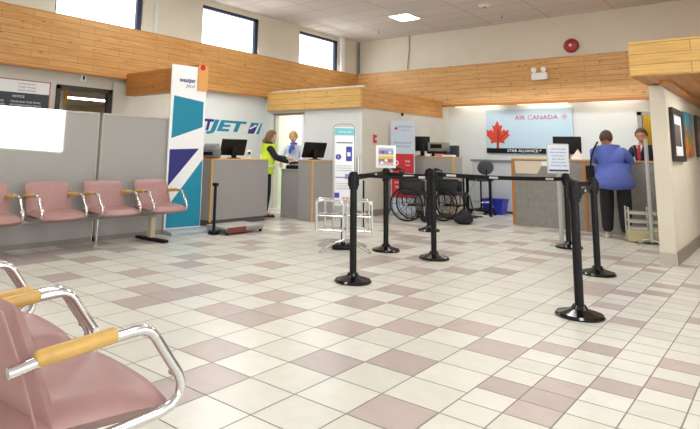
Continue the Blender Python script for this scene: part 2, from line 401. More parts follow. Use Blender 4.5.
b = MB(); b.box(-9.2, -9.1, 4.62, 4.72, 1.9, 2.14, mat('yellow_sign', 'D9A91E', .5), bev=.01); tag(b.build('wall_box', smooth=0), 'small yellow box hanging inside the left door opening', 'box')
struct(MB().box(-9.25, -9.05, 4.55, 4.62, 0, 2.5, wall_beige).build('wall_side_room_jamb', smooth=0))
# back wall behind the far counter, with door
b = MB(); wall_open(b, 'x', 12.9, .1, -6.28, 3.0, 0, 2.8, [(-2.14, -1.3, 0, 2.05)], wall_white); struct(b.build('wall_back', smooth=0))
b = MB(); b.box(-2.22, -2.14, 12.87, 12.93, 0, 2.12, lam_lt); b.box(-2.22, -1.2, 12.87, 12.93, 2.05, 2.12, lam_lt)
o = struct(b.build('door_3', smooth=0))
b = MB(); b.box(-2.6, -1.0, 14.6, 14.7, 0, 2.8, mat('yellow_room_wall', 'C9A83E', .8)); b.box(-2.7, -2.6, 13.0, 14.7, 0, 2.8, mat('yellow_room_wall', 'C9A83E')); b.box(-2.7, -1, 13, 14.7, 2.8, 2.9, wall_cream); b.box(-1.0, -.9, 13, 14.7, 0, 2.8, wall_cream); struct(b.build('wall_far_office', smooth=0))
# right wall with pictures and its soffit
b = MB(); b.box(-1.23, -1.07, 7.95, 12.9, 0, 2.065, wall_cream); struct(b.build('wall_right', smooth=0))
b = MB(); b.box(-1.065, -1.05, 7.95, 12.9, 0, .14, base_m); b.box(-1.24, -1.06, 7.935, 7.95, 0, .13, mat('pale_corner_guard', 'BDB6A6', .5)); struct(b.build('baseboard_right', smooth=0))
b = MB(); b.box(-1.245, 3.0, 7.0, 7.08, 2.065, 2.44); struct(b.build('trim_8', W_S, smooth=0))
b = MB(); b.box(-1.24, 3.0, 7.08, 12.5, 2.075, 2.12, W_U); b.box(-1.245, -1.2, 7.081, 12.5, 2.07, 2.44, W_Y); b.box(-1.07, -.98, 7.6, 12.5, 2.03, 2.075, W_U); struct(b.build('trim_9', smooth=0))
b = MB(); b.box(-.72, -.12, 8.1, 9.3, 2.055, 2.075, lamp_em, bev=.005); tag(b.build('soffit_lamp', smooth=0), 'lit lamp set into the wooden soffit above the framed pictures', 'ceiling light')
b = MB(); b.box(-6.178, -6.165, 9.25, 12.9, 0, .12, base_m); b.box(-6.3, -6.165, 9.135, 9.15, 0, .12, base_m); struct(b.build('baseboard_office', smooth=0))
# rear and right outer walls, with the sun opening and an added glowing pane
b = MB()
wall_open(b, 'x', -3.2, .12, -8.9, 3.2, 0, ZC, [(-1.2, 0.83, 1.47, 2.02)], wall_cream); struct(b.build('wall_rear', smooth=0))
b = MB(); wall_open(b, 'y', 3.1, .1, -3.2, 13, 0, ZC, [(-2.0, 6.5, .6, 3.2)], wall_cream); struct(b.build('wall_east', smooth=0))
b = MB(); b.box(3.15, 3.16, -2.0, 6.5, .6, 3.2, sky_and_fill_pane); struct(b.build('window_4', smooth=0))  # added glowing pane out of view: fills the hall and blocks the sun

# ------------------------------------------------------------------ ceiling and wall fittings
def ceiling_lamp(x, y):
    t = thing('ceiling_light', 'rectangular lit ceiling lamp set flush in the ceiling tiles', 'ceiling light', (x, y, ZC))
    b = MB(); b.box(-.26, .26, -.31, .31, -.012, -.002, white_metal); b.build('lamp_frame', None, t, smooth=0)
    b = MB(); b.box(-.22, .22, -.27, .27, -.02, -.01, lamp_em); b.build('diffuser', None, t, smooth=0)
ceiling_lamp(-6.15, 10.73)
t = thing('ceiling_vent', 'small round white vent in the ceiling near its top edge in view', 'vent', (-4.36, 10.75, ZC))
b = MB(); b.lathe((0, 0, -.05), [(.05, 0), (.11, .02), (.13, .045), (.13, .049)], white_metal); b.build('vent_ring', None, t)
b = MB(); b.lathe((0, 0, -.06), [(.03, 0), (.045, .02)], grey_txt); b.build('vent_core', None, t)
for x, y, lb in ((-4.40, 11.75, 'small sprinkler head in ceiling, right of the round vent'), (-7.36, 11.6, 'small sprinkler head in ceiling left of the lit ceiling lamp')):
    b = MB(); b.cyl((0, 0, 0), (0, 0, -.05), .012, steel); b.lathe((0, 0, -.065), [(.01, 0), (.03, .003), (.03, .008), (.012, .012)], grey_txt)
    tag(b.build('sprinkler_head', None, loc=(x, y, ZC)), lb, 'sprinkler')
# red bell
t = thing('fire_bell', 'round red fire alarm bell on the upper wall above the wooden fascia', 'alarm', (-3.26, 12.5, 3.5))
rot = Matrix.Rotation(PI/2, 4, 'X')
b = MB(); b.lathe((0, 0, -.04), [(.145, 0), (.15, .03), (.12, .07), (.06, .09), (.02, .095)], mat('red_enamel', 'A32A22', .35), axis=rot); b.build('gong', None, t)
b = MB(); b.lathe((0, 0, .055), [(.03, 0), (.03, .012), (.012, .018)], white_metal, axis=rot); b.build('centre_cap', None, t)
# emergency light
t = thing('emergency_light', 'white emergency light with two lamp heads on the far wooden fascia', 'emergency light', (-3.9, 12.5, 2.95))
b = MB(); b.box(-.16, .16, -.08, 0, -.13, .02, white_pr, bev=.01); b.build('battery_box', None, t)
for s in (-1, 1):
    b = MB(); b.cyl((s*.1, -.04, .02), (s*.1, -.04, .06), .015); b.cyl((s*.1, -.03, .09), (s*.1, -.1, .08), .045, r2=.055); b.build('lamp_head', white_pr, t)
t = thing('wall_sensor', 'small white sensor with a dark centre above the dark-framed left door', 'sensor', (-8.795, 4.8, 2.32))
b = MB(); b.box(0, .03, -.05, .05, -.06, .06, white_pr, bev=.008); b.build('housing', None, t)
b = MB(); b.ball((.03, 0, 0), (.012, .015, .04), black_pl); b.build('lens', None, t)
# poster board on left wall
t = thing('notice_board', 'framed information notice with a dark lower half, above the grey screen at left', 'notice', (-8.79, 3.3, 1.98))
b = MB(); b.box(0, .012, -.95, .96, -.62, .20, mat('notice_red_edge', 'A8666A', .6)); b.build('frame', None, t, smooth=0)
s = Sheet((.012, 0, 0), (0, -1, 0), (0, 0, 1)); s = Sheet((.013, 0, 0), (0, 1, 0), (0, 0, 1))
s.rect(-.93, .94, -.6, .185, paper); s.rect(-.93, .94, -.6, 0.0, mat('notice_charcoal', '3C4049', .6))
for cx in (-.55, .02, .57):
    s.txt('NOTICE', .05, cx-.1, -.06, white_pr)
    for k, tx in enumerate(('PLEASE HAVE YOUR TRAVEL', 'DOCUMENTS READY BEFORE', 'CHECK IN', 'DANGEROUS GOODS ARE')): s.txt(tx, .036, cx+.02, -.14-.05*k, white_pr)
    for k in range(3): s.txt('passenger information', .03, cx+.02, .14-.05*k, grey_txt)
s.build('printed_sheet', t)
# red pull station & camera on side wall
t = thing('fire_pull_station', 'small red fire alarm pull box on the beige side wall', 'alarm', (-6.178, 9.57, 1.48))
b = MB(); b.box(0, .04, -.04, .04, -.08, .08, red, bev=.006); b.build('housing', None, t)
b = MB(); b.box(.04, .05, -.03, .03, -.02, .01, white_pr); b.build('pull_bar', None, t)
b = MB(); b.cyl((0, 0, .03), (0, 0, .0), .02); b.ball((.0, 0, -.01), .03); tag(b.build('wall_camera', black_pl, loc=(-6.14, 10.6, 2.03)), 'tiny dark dome camera under the side wooden fascia', 'camera')

# ------------------------------------------------------------------ WestJet wall logo
t = thing('wall_logo', 'large navy and teal airline lettering on the white wall behind the left counter', 'sign', (-8.785, 7.5, 1.68))
b = MB()
def wl(txt, y0, y1, m, size):
    me = text_me(txt, size, shear=.22, bold=.012); xs = [v.co.x for v in me.vertices]
    text(txt, size, (.002, (y0+y1)/2, 0), (0, 1, 0), (0, 0, 1), m, 'letters', t, sx=(y1-y0)/(max(xs)-min(xs)), shear=.22, bold=.012, ext=.004)
wl('WEST', -.86, .14, navy, .30)
wl('JET', -.02, 1.10, teal, .30)
s = Sheet((0, 0, 0), (0, 1, 0), (0, 0, 1))
s.poly([(1.15, -.12), (1.50, -.12), (1.60, .12), (1.25, .12)], teal)
s.poly([(1.15, -.12), (1.40, -.12), (1.42, .0), (1.32, .08), (1.2, .02)], navy)
s.poly([(1.34, -.12), (1.40, -.12), (1.55, .12), (1.50, .12)], white_pr)
s.poly([(1.22, -.03), (1.42, .05), (1.40, .08), (1.2, .0)], white_pr); s.build('emblem', t)

# ------------------------------------------------------------------ grey screens on the left
def screen(y0, y1, label):
    t = thing('partition_screen', label, 'partition', (-6.82, y0, 0))
    L = y1-y0
    b = MB(); b.box(-.022, .022, .02, L-.02, .06, 1.60, fabric_gy); b.build('fabric_panel', None, t, smooth=0)
    b = MB(); tr = mat('grey_screen_trim', 'B4B1AB', .5)
    b.box(-.03, .03, 0, L, 1.60, 1.63, tr, bev=.006); b.box(-.028, .028, 0, .02, 0, 1.62, tr); b.box(-.028, .028, L-.02, L, 0, 1.62, tr); b.box(-.03, .03, 0, L, .0, .06, mat('screen_foot_rail', '8A857C', .6))
    b.build('frame', None, t, smooth=0)
screen(2.2, 3.985, 'tall grey fabric screen behind the pink seats, left one with the sun patch')
screen(4.03, 5.09, 'tall grey fabric screen behind the pink seats, right one beside the banner')

# ------------------------------------------------------------------ tandem seating
def seat_shape(name, parent, x, top, kind):
    """cushion made from a subdivided rounded slab"""
    b = MB()
    if kind == 'seat':
        W, D, H = .54, .50, .10
        nx, ny = 12, 12
        def prof(u, v):  # u,v in -1..1
            ed = (1-abs(u)**5)*(1-abs(v)**5)
            return ed
        P = {}
        for side in (1, -1):
            for i in range(nx+1):
                for j in range(ny+1):
                    u, v = -1+2*i/nx, -1+2*j/ny
                    xx = u*W/2*(1-.03*max(0, v)**2*abs(u)); yy = v*D/2
                    if v > 0: yy -= .022*u*u*v
                    z = H/2*side*(ed_ := max(0, (1-abs(u)**6))**.4*max(0, (1-abs(v)**6))**.4)
                    z += -.014*max(0, v)**3 + (-.006*(1-u*u)*(1-v*v) if side > 0 else 0) - .012*v
                    P[side, i, j] = b.bm.verts.new((x+xx, -.01+D/2+yy, top-H/2+z))
    else:
        W, D, H = .53, .085, .40
        nx, ny = 12, 12
        P = {}
        for side in (1, -1):
            for i in range(nx+1):
                for j in range(ny+1):
                    u, v = -1+2*i/nx, -1+2*j/ny
                    xx = u*W/2*(1-.035*max(0, v)**3); zz = v*H/2 - .012*u*u*max(0, v)
                    y = D/2*side*max(0, (1-abs(u)**6))**.4*max(0, (1-abs(v)**6))**.4 + .018*u*u
                    P[side, i, j] = b.bm.verts.new((x+xx, y-(.38*(zz+H/2))+.105, top-H/2+zz))
    for side in (1, -1):
        for i in range(nx):
            for j in range(ny):
                q = [P[side, i, j], P[side, i+1, j], P[side, i+1, j+1], P[side, i, j+1]]
                b.bm.faces.new(q if side > 0 else q[::-1])
    bmesh.ops.remove_doubles(b.bm, verts=b.bm.verts, dist=.0008)
    return b.build(name, vinyl, parent, smooth=1.2)
def piping(parent, x, top):
    pts = []
    for k in range(13):
        u = -1+2*k/12; pts.append((x+u*.245, .49-.035*u*u, top-.075-.0))
    MB().tube(pts, .005, vinyl, seg=6).build('piping', None, parent)
def tandem(label, loc, rz, n, pitch=.715, arms=.285, arm_off=0, feet=()):
    t = thing('tandem_seating', label, 'seating', loc, rz)
    for i in range(n):
        x = -i*pitch
        s = seat_shape('seat', t, x, .47, 'seat'); piping(s, x, .465)
        k = seat_shape('backrest', t, x, .775, 'back')
        MB().tube([(x+.258, -.05, .75), (x+.264, .0, .62), (x+.264, .06, .44)], .004, vinyl, seg=6).build('seam_piping', None, k)
        MB().box(x-.2, x+.2, .10, .34, .365, .39, vinyl).build('seat_pan', None, t, smooth=0)
        for sd in (-1, 1):
            ax = x+sd*arms+arm_off
            ZA = .625
            pts = [(ax, -.03, ZA-.022), (ax, .05, ZA-.008), (ax, .20, ZA+.006), (ax, .31, ZA+.014)]
            pts += [(ax, .34, ZA+.014), (ax, .365, ZA+.005), (ax, .385, ZA-.015)]
            pts += [(ax, .43, ZA-.08), (ax, .47, ZA-.135), (ax, .484, ZA-.165), (ax, .478, ZA-.20), (ax, .45, ZA-.222), (ax, .41, ZA-.232)]
            pts += [(ax, .22, ZA-.245), (ax, .05, ZA-.252), (ax, .0, ZA-.252)]
            a = MB().tube(pts, .0155, chrome, seg=12).build('armrest', None, t)
            MB().tube([(ax, .035, ZA-.004), (ax, .045, ZA-.002), (ax, .248, ZA+.016), (ax, .256, ZA+.016)], [.017, .0225, .0225, .017], maple, seg=14).build('arm_pad', None, a)
            MB().cyl((ax-sd*.028, .465, ZA-.135), (ax, .465, ZA-.135), .012, chrome).build('arm_bolt', None, a)
    MB().box(-(n-1)*pitch-.30, .30, .12, .18, .32, .365, mat('dark_steel', '8A8884', .4, .8), bev=.006).build('support_beam', None, t)
    for fx, kind in feet:
        if kind == 'T':
            b = MB(); b.box(fx-.035, fx+.035, .14, .22, .04, .30, mat('cream_post', 'C9C0A2', .4), bev=.01); b.build('post', None, t)
            b = MB(); b.box(fx-.045, fx+.045, -.12, .50, .0, .04, black_pl, bev=.015); b.build('foot', None, t)
        else:
            b = MB(); b.tube([(fx, .15, .34), (fx, -.05, .33), (fx, -.09, .30), (fx, -.1, .0)], .012, chrome); b.build('leg', None, t)
    return t
# far row: faces +X (rz=-90deg: local +y -> +X, local -x -> +Y)
tandem('row of pink vinyl seats with chrome arms against the grey fabric screens', (-6.58, 2.55, 0), -PI/2, 4, arms=.258, arm_off=.025, feet=((-1.44, 'leg'), (-2.06, 'T'), (.25, 'T')))
tandem('close pink vinyl seats with chrome arms at the bottom left corner', (-1.798, .745, 0), math.radians(-5.0), 3, pitch=.645, feet=((-.36, 'T'), (-1.7, 'T')))

# ------------------------------------------------------------------ tall teal banner
Bu = V((-6.685-(-6.76), 5.70-5.11, 0)).normalized(); Bn = V((Bu.y, -Bu.x, 0))
t = thing('banner_stand', 'tall white, teal and navy airline banner standing right of the pink seats', 'banner', (-6.72, 5.40, 0), math.atan2(Bu.y, Bu.x))
# local: x along banner (toward right in photo), -y faces viewer
b = MB(); b.box(-.335, .265, -.015, .015, .06, 2.42, white_pr, bev=.01); b.build('panel', None, t)
s = Sheet((0, -.0155, 0), (1, 0, 0), (0, 0, 1))
s.poly([(-.285, 1.96), (.225, 1.90), (.225, 1.52), (-.295, 1.34)], teal)
s.poly([(-.31, 1.18), (.18, 1.20), (-.31, .66)], navy)
s.poly([(-.31, .08), (.25, .08), (.25, 1.04), (-.31, .36)], teal)
s.txt('westjet', .09, -.08, 2.20, navy, sx=1.0, shear=.2, bold=.002); s.txt('jet.it', .08, -.02, 2.12, teal, sx=1.0, shear=.2)
s.poly([(.11, 2.10), (.20, 2.10), (.21, 2.19), (.14, 2.21)], navy); s.poly([(.16, 2.10), (.20, 2.10), (.21, 2.15)], teal)
s.build('printed_graphics', t)
b = MB(); b.box(-.33, .36, -.22, .18, .0, .05, mat('grey_blue_base', 'AEB9C2', .4), bev=.012); b.build('base', None, t)

# ------------------------------------------------------------------ counters
def counter(name, label, x0, x1, y0, y1, h, face, edges=(), plin=True, top=True, cat='counter'):
    t = thing(name, label, cat, ((x0+x1)/2, (y0+y1)/2, 0)); w, d = (x1-x0)/2, (y1-y0)/2
    z0 = .09 if plin else 0
    b = MB(); b.box(-w, w, -d, d, z0, h-.02, face, bev=.004); b.build('carcass', None, t, smooth=0)
    if plin: MB().box(-w+.03, w-.03, -d+.03, d-.03, 0, z0, plinth).build('plinth', None, t, smooth=0)
    if top: MB().box(-w-.01, w+.01, -d-.01, d+.01, h-.022, h, oak, bev=.004).build('wood_top', None, t, smooth=0)
    for (ex, ey, m_) in edges:
        MB().box(ex-.014-(x0+x1)/2, ex+.014-(x0+x1)/2, ey-.014-(y0+y1)/2, ey+.014-(y0+y1)/2, z0-.02, h-.022, m_, bev=.004).build('edge_strip', None, t, smooth=0)
    return t
c1 = counter('service_counter', 'grey counter with wooden edge right of the teal banner', -7.55, -6.95, 6.08, 7.38, 1.05, lam_gy, ((-6.95, 6.08, oak),))
counter('corner_counter', 'tall grey counter block with a wooden corner strip under the second monitor', -6.67, -6.34, 7.86, 8.55, 1.055, lam_gy, ((-6.34, 7.86, oak),), plin=False)
t = counter('low_desk', 'low grey desk between the vest wearer and the tall counter block', -7.16, -6.69, 7.96, 8.45, .875, lam_gy, (), plin=False, top=False)
MB().box(-.24, .24, -.26, .26, .855, .875, lam_lt, bev=.004).build('desk_top', None, t, smooth=0)
# far left counter and main counter
c2 = counter('check_in_counter', 'grey counter with wooden corner strip behind the wheelchairs', -6.1, -4.94, 10.44, 10.84, 1.165, lam_lt, ((-4.95, 10.44, oak),))
t = thing('main_counter', 'long polished grey counter with orange wood strips where the customer stands', 'counter', (-3.8, 10.44, 0))
b = MB(); b.box(0, 2.56, 0, .7, .0, 1.14, granite); b.build('carcass', None, t, smooth=0)
b = MB(); b.box(-.015, 2.565, -.015, .72, 1.14, 1.166, oak, bev=.004); b.build('wood_top', None, t, smooth=0)
for x in (.0, 1.19):
    MB().box(x-.022, x+.022, -.015, .01, 0, 1.14, oak_dk, bev=.004).build('edge_strip', None, t, smooth=0)
s = Sheet((0, -.001, 0), (1, 0, 0), (0, 0, 1))
s.poly([(.05, .90), (.42, .90), (.47, .98), (.52, 1.12), (.03, 1.12)], mat('cream_notice', 'D8CBB8', .3)); s.rect(.50, .66, 1.04, 1.12, paper)
s.build('taped_notices', t)

# half height wall with shelf behind
t = thing('storage_cabinet', 'low white cabinet with a thin grey top behind the stool and blue bin', 'cabinet', (-4.85, 12.3, 0))
MB().box(-.52, .50, 0, .5, .05, 1.08, mat('pale_blue_grey_board', 'C9CDD3', .5)).build('carcass', None, t, smooth=0)
MB().box(-.55, .53, -.03, .52, 1.08, 1.12, grey_txt, bev=.005).build('cabinet_top', None, t, smooth=0)
MB().box(-.50, .48, .02, .48, 0, .05, plinth).build('plinth', None, t, smooth=0)
b = MB(); b.tube([(.42, -.0, .78), (.42, -.05, .78), (.38, -.05, .78)], .014, black_mt); b.build('handle', None, t)

# ------------------------------------------------------------------ monitors & devices
def monitor(label, loc, rz, w=.42, h=.30, tilt=.18, lift=.10, stand=True):
    t = thing('computer_monitor', label, 'monitor', loc, rz)
    M = Matrix.Translation((0, 0, lift+h/2)) @ Matrix.Rotation(tilt, 4, 'X')
    b = MB(); b.box(-w/2, w/2, -.02, .02, -h/2, h/2, black_pl, bev=.008, M=M); b.build('screen_case', None, t)
    b = MB(); b.box(-w/2+.02, w/2-.02, -.024, -.021, -h/2+.03, h/2-.02, dark_screen, M=M); b.build('display', None, t, smooth=0)
    b = MB(); b.box(-.04, .04, .0, .05, .01, lift+h/2, black_pl, bev=.008); b.build('neck', None, t)
    b = MB(); b.lathe((0, .02, 0), [(.12, 0), (.12, .01), (.04, .018)], black_pl); b.build('base', None, t)
    return t
# local -y is the display side
monitor('black monitor tilted back on the left counter behind the grey machine', (-7.30, 6.86, 1.05), math.radians(-104), .48, .29, -.34, .05)
monitor('black monitor on the tall counter block in front of the blonde agent', (-6.58, 8.2, 1.055), math.radians(-106), .48, .29, -.38, .03)
monitor('upright black monitor at left end of the far counter behind the wheelchairs', (-5.72, 10.68, 1.165), math.radians(200), .30, .30, 0, .10)
monitor('wide black monitor on the main counter beside the paper notice', (-3.0, 10.93, 1.166), math.radians(190), .46, .30, 0, .10)
# printer
t = thing('label_printer', 'grey label printer on the left counter end in front of the monitor', 'printer', (-7.2, 6.28, 1.05), math.radians(20))
MB().box(-.13, .13, -.13, .13, 0, .17, mat('printer_grey', '6F7376', .4), bev=.05).build('body', None, t)
MB().box(-.09, .09, -.14, -.10, .05, .11, black_pl, bev=.01).build('paper_slot', None, t)
MB().cyl((-.11, 0, .17), (.11, 0, .17), .075, mat('printer_lid', '8E9294', .35)).build('lid', None, t)
# white ball item
t = thing('desk_webcam', 'small white ball shaped device on the left counter right of the monitor', 'device', (-7.22, 7.16, 1.05))
b = MB(); b.ball((0, 0, .10), .055, white_pr); b.build('ball', None, t)
b = MB(); b.lathe((0, 0, 0), [(.05, 0), (.05, .01), (.015, .02), (.015, .05)], white_pr); b.build('foot', None, t)
b = MB(); b.ball((.04, -.03, .10), .025, black_pl); b.build('eye', None, t)
# phone/black device on low desk
t = thing('desk_telephone', 'black telephone and keypad lying on the low grey desk', 'telephone', (-6.94, 8.15, .875), .4)
MB().box(-.19, .19, -.11, .11, 0, .07, black_pl, bev=.02).build('base', None, t)
MB().tube([(-.15, 0, .09), (-.12, 0, .11), (0, 0, .12), (.04, 0, .11), (.07, 0, .09)], .022, black_pl).build('handset', None, t)
MB().box(.06, .15, -.08, .03, .07, .078, grey_txt).build('keypad', None, t, smooth=0)
# cable and box on the counter end
b = MB(); b.tube([(-7.25, 6.066, 1.0), (-7.27, 6.060, .8), (-7.22, 6.06, .6), (-7.28, 6.062, .4), (-7.3, 6.06, .2)], .006); tag(b.build('hanging_cable', black_pl), 'thin black cable hanging down the end of the left counter', 'cable')
# printer and boxes on far left counter
t = thing('ticket_printer', 'grey boxy ticket printer on the counter behind the wheelchairs', 'printer', (-5.37, 10.70, 1.165))
MB().box(-.17, .17, -.15, .15, .10, .28, mat('printer_beige', '8B8A80', .5), bev=.02).build('body', None, t)
MB().box(-.18, .18, -.16, .16, 0, .10, black_pl, bev=.01).build('base', None, t)
MB().box(-.1, .14, -.165, -.15, .16, .24, black_mt).build('front_panel', None, t, smooth=0)
b = MB(); b.box(-.07, .07, -.08, .08, 0, .22, bev=.01); tag(b.build('file_holder', mat('navy_black', '1D2233', .5), loc=(-5.04, 10.72, 1.165)), 'tall dark file holder at the right end of the counter behind the wheelchairs', 'file holder')
for i, (x, y, ww, m_, lb) in enumerate(((-5.50, 10.50, .12, paper, 'white slip of paper leaning on counter beside the upright monitor'), (-5.26, 10.49, .16, mat('pink_card', 'D68C92', .6), 'pink card on the counter in front of the ticket printer'))):
    b = MB(); b.box(-ww/2, ww/2, -.03, .03, 0, .05, bev=.004); tag(b.build('card_stack', m_, loc=(x, y, 1.165)), lb, 'cards')
b = MB(); b.box(-.13, .13, -.05, .05, 0, .035, bev=.005); tag(b.build('ticket_tray', paper, loc=(-5.07, 10.52, 1.165)), 'flat white tray at the right end of the counter behind the wheelchairs', 'tray')
# white tissue-like papers on main counter
b = MB(); b.prism([(0, 0, 0), (.16, 0, 0), (.15, .02, .09), (.10, .03, .17), (.05, .02, .10)], (0, .04, 0)); tag(b.build('paper_fan', paper, loc=(-2.86, 10.62, 1.166)), 'crumpled white papers standing on the main counter in front of the wide monitor', 'papers')

# ------------------------------------------------------------------ luggage scale
t = thing('luggage_scale', 'low floor scale with steel platform and black upright post before the left counter', 'scale', (-6.28, 6.0, 0), PI/2+.0)
MB().box(-.36, .38, -.22, .24, .075, .11, mat('scale_plate', 'A9A6A2', .45), bev=.006).build('platform', None, t)
MB().box(-.36, .0, -.225, -.215, .03, .105, mat('scale_red_edge', '7A3B33', .5)).build('red_side', None, t, smooth=0)
MB().box(-.35, .37, -.21, .23, .04, .075, steel).build('underframe', None, t, smooth=0)
for x in (-.32, .34):
    for y in (-.18, .20): MB().cyl((x, y, 0), (x, y, .045), .022, black_pl).build('foot', None, t)
MB().box(-.48, -.36, -.06, .06, 0.0, .05, black_pl, bev=.01).build('post_base', None, t)
MB().cyl((-.42, 0, .04), (-.42, 0, .68), .022, black_pl).build('post', None, t)
MB().box(-.45, -.39, -.04, .04, .67, .72, black_pl, bev=.01).build('readout', None, t)

# ------------------------------------------------------------------ wall sign air canada
t = thing('wall_sign', 'large pale blue airline sign with red maple leaf on the far white wall', 'sign', (-4.30, 12.86, 1.75))
MB().box(-.96, .90, -.0, .03, -.48, .50, ltblue, bev=.004).build('panel', None, t, smooth=0)
def SH(): return Sheet((0, -.001, 0), (1, 0, 0), (0, 0, 1))
SH().rect(-.96, .90, -.48, -.37, black_pl).build('lower_strip', t)
s = SH(); s.poly([(max(x, -.955), max(y, -.37)) for x, y in leaf(-.70, -.18, .43)], mat('maple_leaf_red', 'D2452F', .45))
s.poly([(-.72, -.37), (-.68, -.37), (-.64, -.02), (-.70, .12)], mat('leaf_vein', 'A5301F', .45)); s.poly([(-.66, -.2), (-.46, -.02), (-.48, .0), (-.68, -.16)], mat('leaf_vein', 'A5301F', .45)); s.build('maple_leaf', t)
SH().txt('AIR CANADA', .135, .16, .30, red, sx=1.12).build('lettering', t)
s = SH(); s.disc(.74, .31, .055, red); s.disc(.74, .31, .047, ltblue); s.poly(leaf(.74, .30, .04), red); s.build('round_emblem', t)
s = SH(); s.k = 2; s.txt('STAR ALLIANCE *', .085, -.12, -.425, white_pr, sx=1.1, bold=.001).build('strip_lettering', t)

# fluorescent fittings behind fascia
for i, x in enumerate((-5.4, -3.95)):
    t = thing('tube_light', 'lit tube lamp just behind the lower edge of the far wooden fascia, %s' % ('left' if i == 0 else 'right'), 'tube light', (x, 12.68, 2.374))
    MB().cyl((-.52, 0, -.04), (.52, 0, -.04), .014, mat('warm_lamp', 'FFE9C0', .4, emit=1.4)).build('tube', None, t)
    MB().box(-.55, .55, -.03, .03, -.02, .01, white_metal).build('fixture', None, t, smooth=0)

# ------------------------------------------------------------------ stanchions
def stanchion(label, x, y, h=.99, s=1.0, grp='queue barrier posts'):
    t = thing('stanchion', label, 'barrier post', (x, y, 0), 0, grp)
    MB().lathe((0, 0, 0), [(.165, 0), (.172, .012), (.160, .028), (.11, .042), (.06, .058), (.045, .085)], black_gl, seg=32).build('base', None, t)
    MB().cyl((0, 0, .05), (0, 0, h-.12), .032, black_pl, seg=20).build('post', None, t)
    b = MB(); b.cyl((0, 0, h-.15), (0, 0, h), .043, black_pl, seg=20); b.cyl((0, 0, h), (0, 0, h+.012), .03, black_pl)
    for a in range(4): b.box(-.018, .018, .036, .052, h-.12, h-.03, black_pl, M=Matrix.Rotation(a*PI/2+.5, 4, 'Z'))
    b.build('belt_head', None, t)
    return t
def belt(t, p, q, zp, zq, sag=0, marks=(), hgt=.05, m_=None):
    """belt drawn out of stanchion t (its child): world ends p,q"""
    o = t.location; p = V((p[0], p[1], zp))-o; q = V((q[0], q[1], zq))-o
    n = 12; d = (q-p).normalized(); side = V((-d.y, d.x, 0)).normalized()*.002
    b = MB(); A = []; B = []
    for i in range(n+1):
        u = i/n; c = p.lerp(q, u); c.z -= sag*4*u*(1-u); A.append(c+V((0, 0, hgt/2))); B.append(c-V((0, 0, hgt/2)))
    for i in range(n): b.prism([A[i]+side, A[i+1]+side, B[i+1]+side, B[i]+side], -side*2)
    bo = b.build('belt', m_ or black_mt, t, smooth=0)
    for u in marks:
        c = p.lerp(q, u); c.z -= sag*4*u*(1-u)
        w2 = d*.075; hh = V((0, 0, .012)); s2 = side*1.6 if side.dot(V((0.6, -.8, 0))) > 0 else -side*1.6
        MB().prism([c-w2+hh+s2, c+w2+hh+s2, c+w2-hh+s2, c-w2-hh+s2], s2*.2, mat('belt_print', 'C8C8C8', .6)).build('belt_print', None, bo, smooth=0)
P = dict(S1=(-3.152, 4.529), S2=(-3.86, 6.249), S3=(-3.189, 6.197), S4=(-4.406, 8.406), S5=(-1.29, 4.819), S6=(-1.594, 6.672), S7=(-2.323, 8.327))
S1 = stanchion('black barrier post nearest the chrome sign stand, with steel tube on top', *P['S1'])
S2 = stanchion('black barrier post with white framed poster on its top', *P['S2'])
S3 = stanchion('black barrier post standing in front of the wheelchairs, nearer one', *P['S3'])
S4 = stanchion('black barrier post almost hidden behind another, close to the wheelchairs', *P['S4'], h=.95)
S5 = stanchion('largest black barrier post, closest to the camera at right', *P['S5'])
S6 = stanchion('black barrier post left of the blue shirted customer', *P['S6'], h=.965)
S7 = stanchion('black barrier post under the paper notice, behind the closest one', *P['S7'], h=.965)
belt(S1, P['S1'], P['S2'], .945, .945, .0, (.62,)); belt(S1, (-3.152, 4.529), (-3.16, 6.2), .975, .93, .02, (.8,), hgt=.03)
belt(S2, P['S2'], P['S3'], .93, .93, .01, (.5,), hgt=.055)
belt(S4, P['S4'], (-3.189, 6.197), .90, .93, .0, (.3,))
belt(S3, (-3.189, 6.197), P['S7'], .955, .90, .015, (.12, .42, .86), hgt=.05)
belt(S5, P['S5'], P['S6'], .90, .91, .02, (.5,)); belt(S7, P['S7'], P['S6'], .93, .93, .05, (.4,), hgt=.05); belt(S6, P['S6'], (-1.9, 7.6), .90, .88, .02, (.5,))
MB().cyl((.03, .03, .98), (.03, .03, 1.14), .016, steel).build('steel_tube', None, S1)
# framed poster on S2
o2 = S2
MB().cyl((0, 0, .98), (0, 0, 1.03), .01, black_pl).build('sign_stem', None, o2)
fu = V((.80, .60, 0)).normalized(); fn = V((fu.y, -fu.x, 0))
b = MB(); M = frameM(V((0, 0, 1.14)), fu, (0, 0, 1))
b.box(-.125, .125, -.135, .145, -.012, .012, white_pr, bev=.008, M=M); fr = b.build('sign_frame', None, o2)
s = Sheet(V((0, 0, 1.14))+fn*.0122, fu, (0, 0, 1))
cols = ['A9B4C8', '8C82B4', 'E7D6A0', 'E2B94E', '7C7F88', 'D59A94', 'B9BEC6']
s.rect(-.095, .095, -.11, .12, mat('poster_ground', 'C9CEDA', .5))
for k, (y0, y1) in enumerate(((.085, .11), (.035, .085), (.01, .035), (-.02, .01), (-.06, -.02), (-.09, -.06))): s.rect(-.09, .09, y0, y1, mat('poster_band_%d' % k, cols[k], .5))
for k, (x, y) in enumerate(((-.04, .06), (.05, .06), (0, -.04), (.05, -.05), (-.05, -.07))): s.disc(x, y, .018, mat('poster_spot_%d' % k, ('5C4FA0', 'D9DFEA', 'F0E9D8', 'B34B46', 'E8E8EC')[k], .5))
s.build('poster', fr)
b = MB(); b.lathe((0, 0, 0), [(.06, 0), (.06, .01), (.02, .02)], black_pl); b.cyl((0, 0, .02), (0, 0, .75), .014, black_pl)
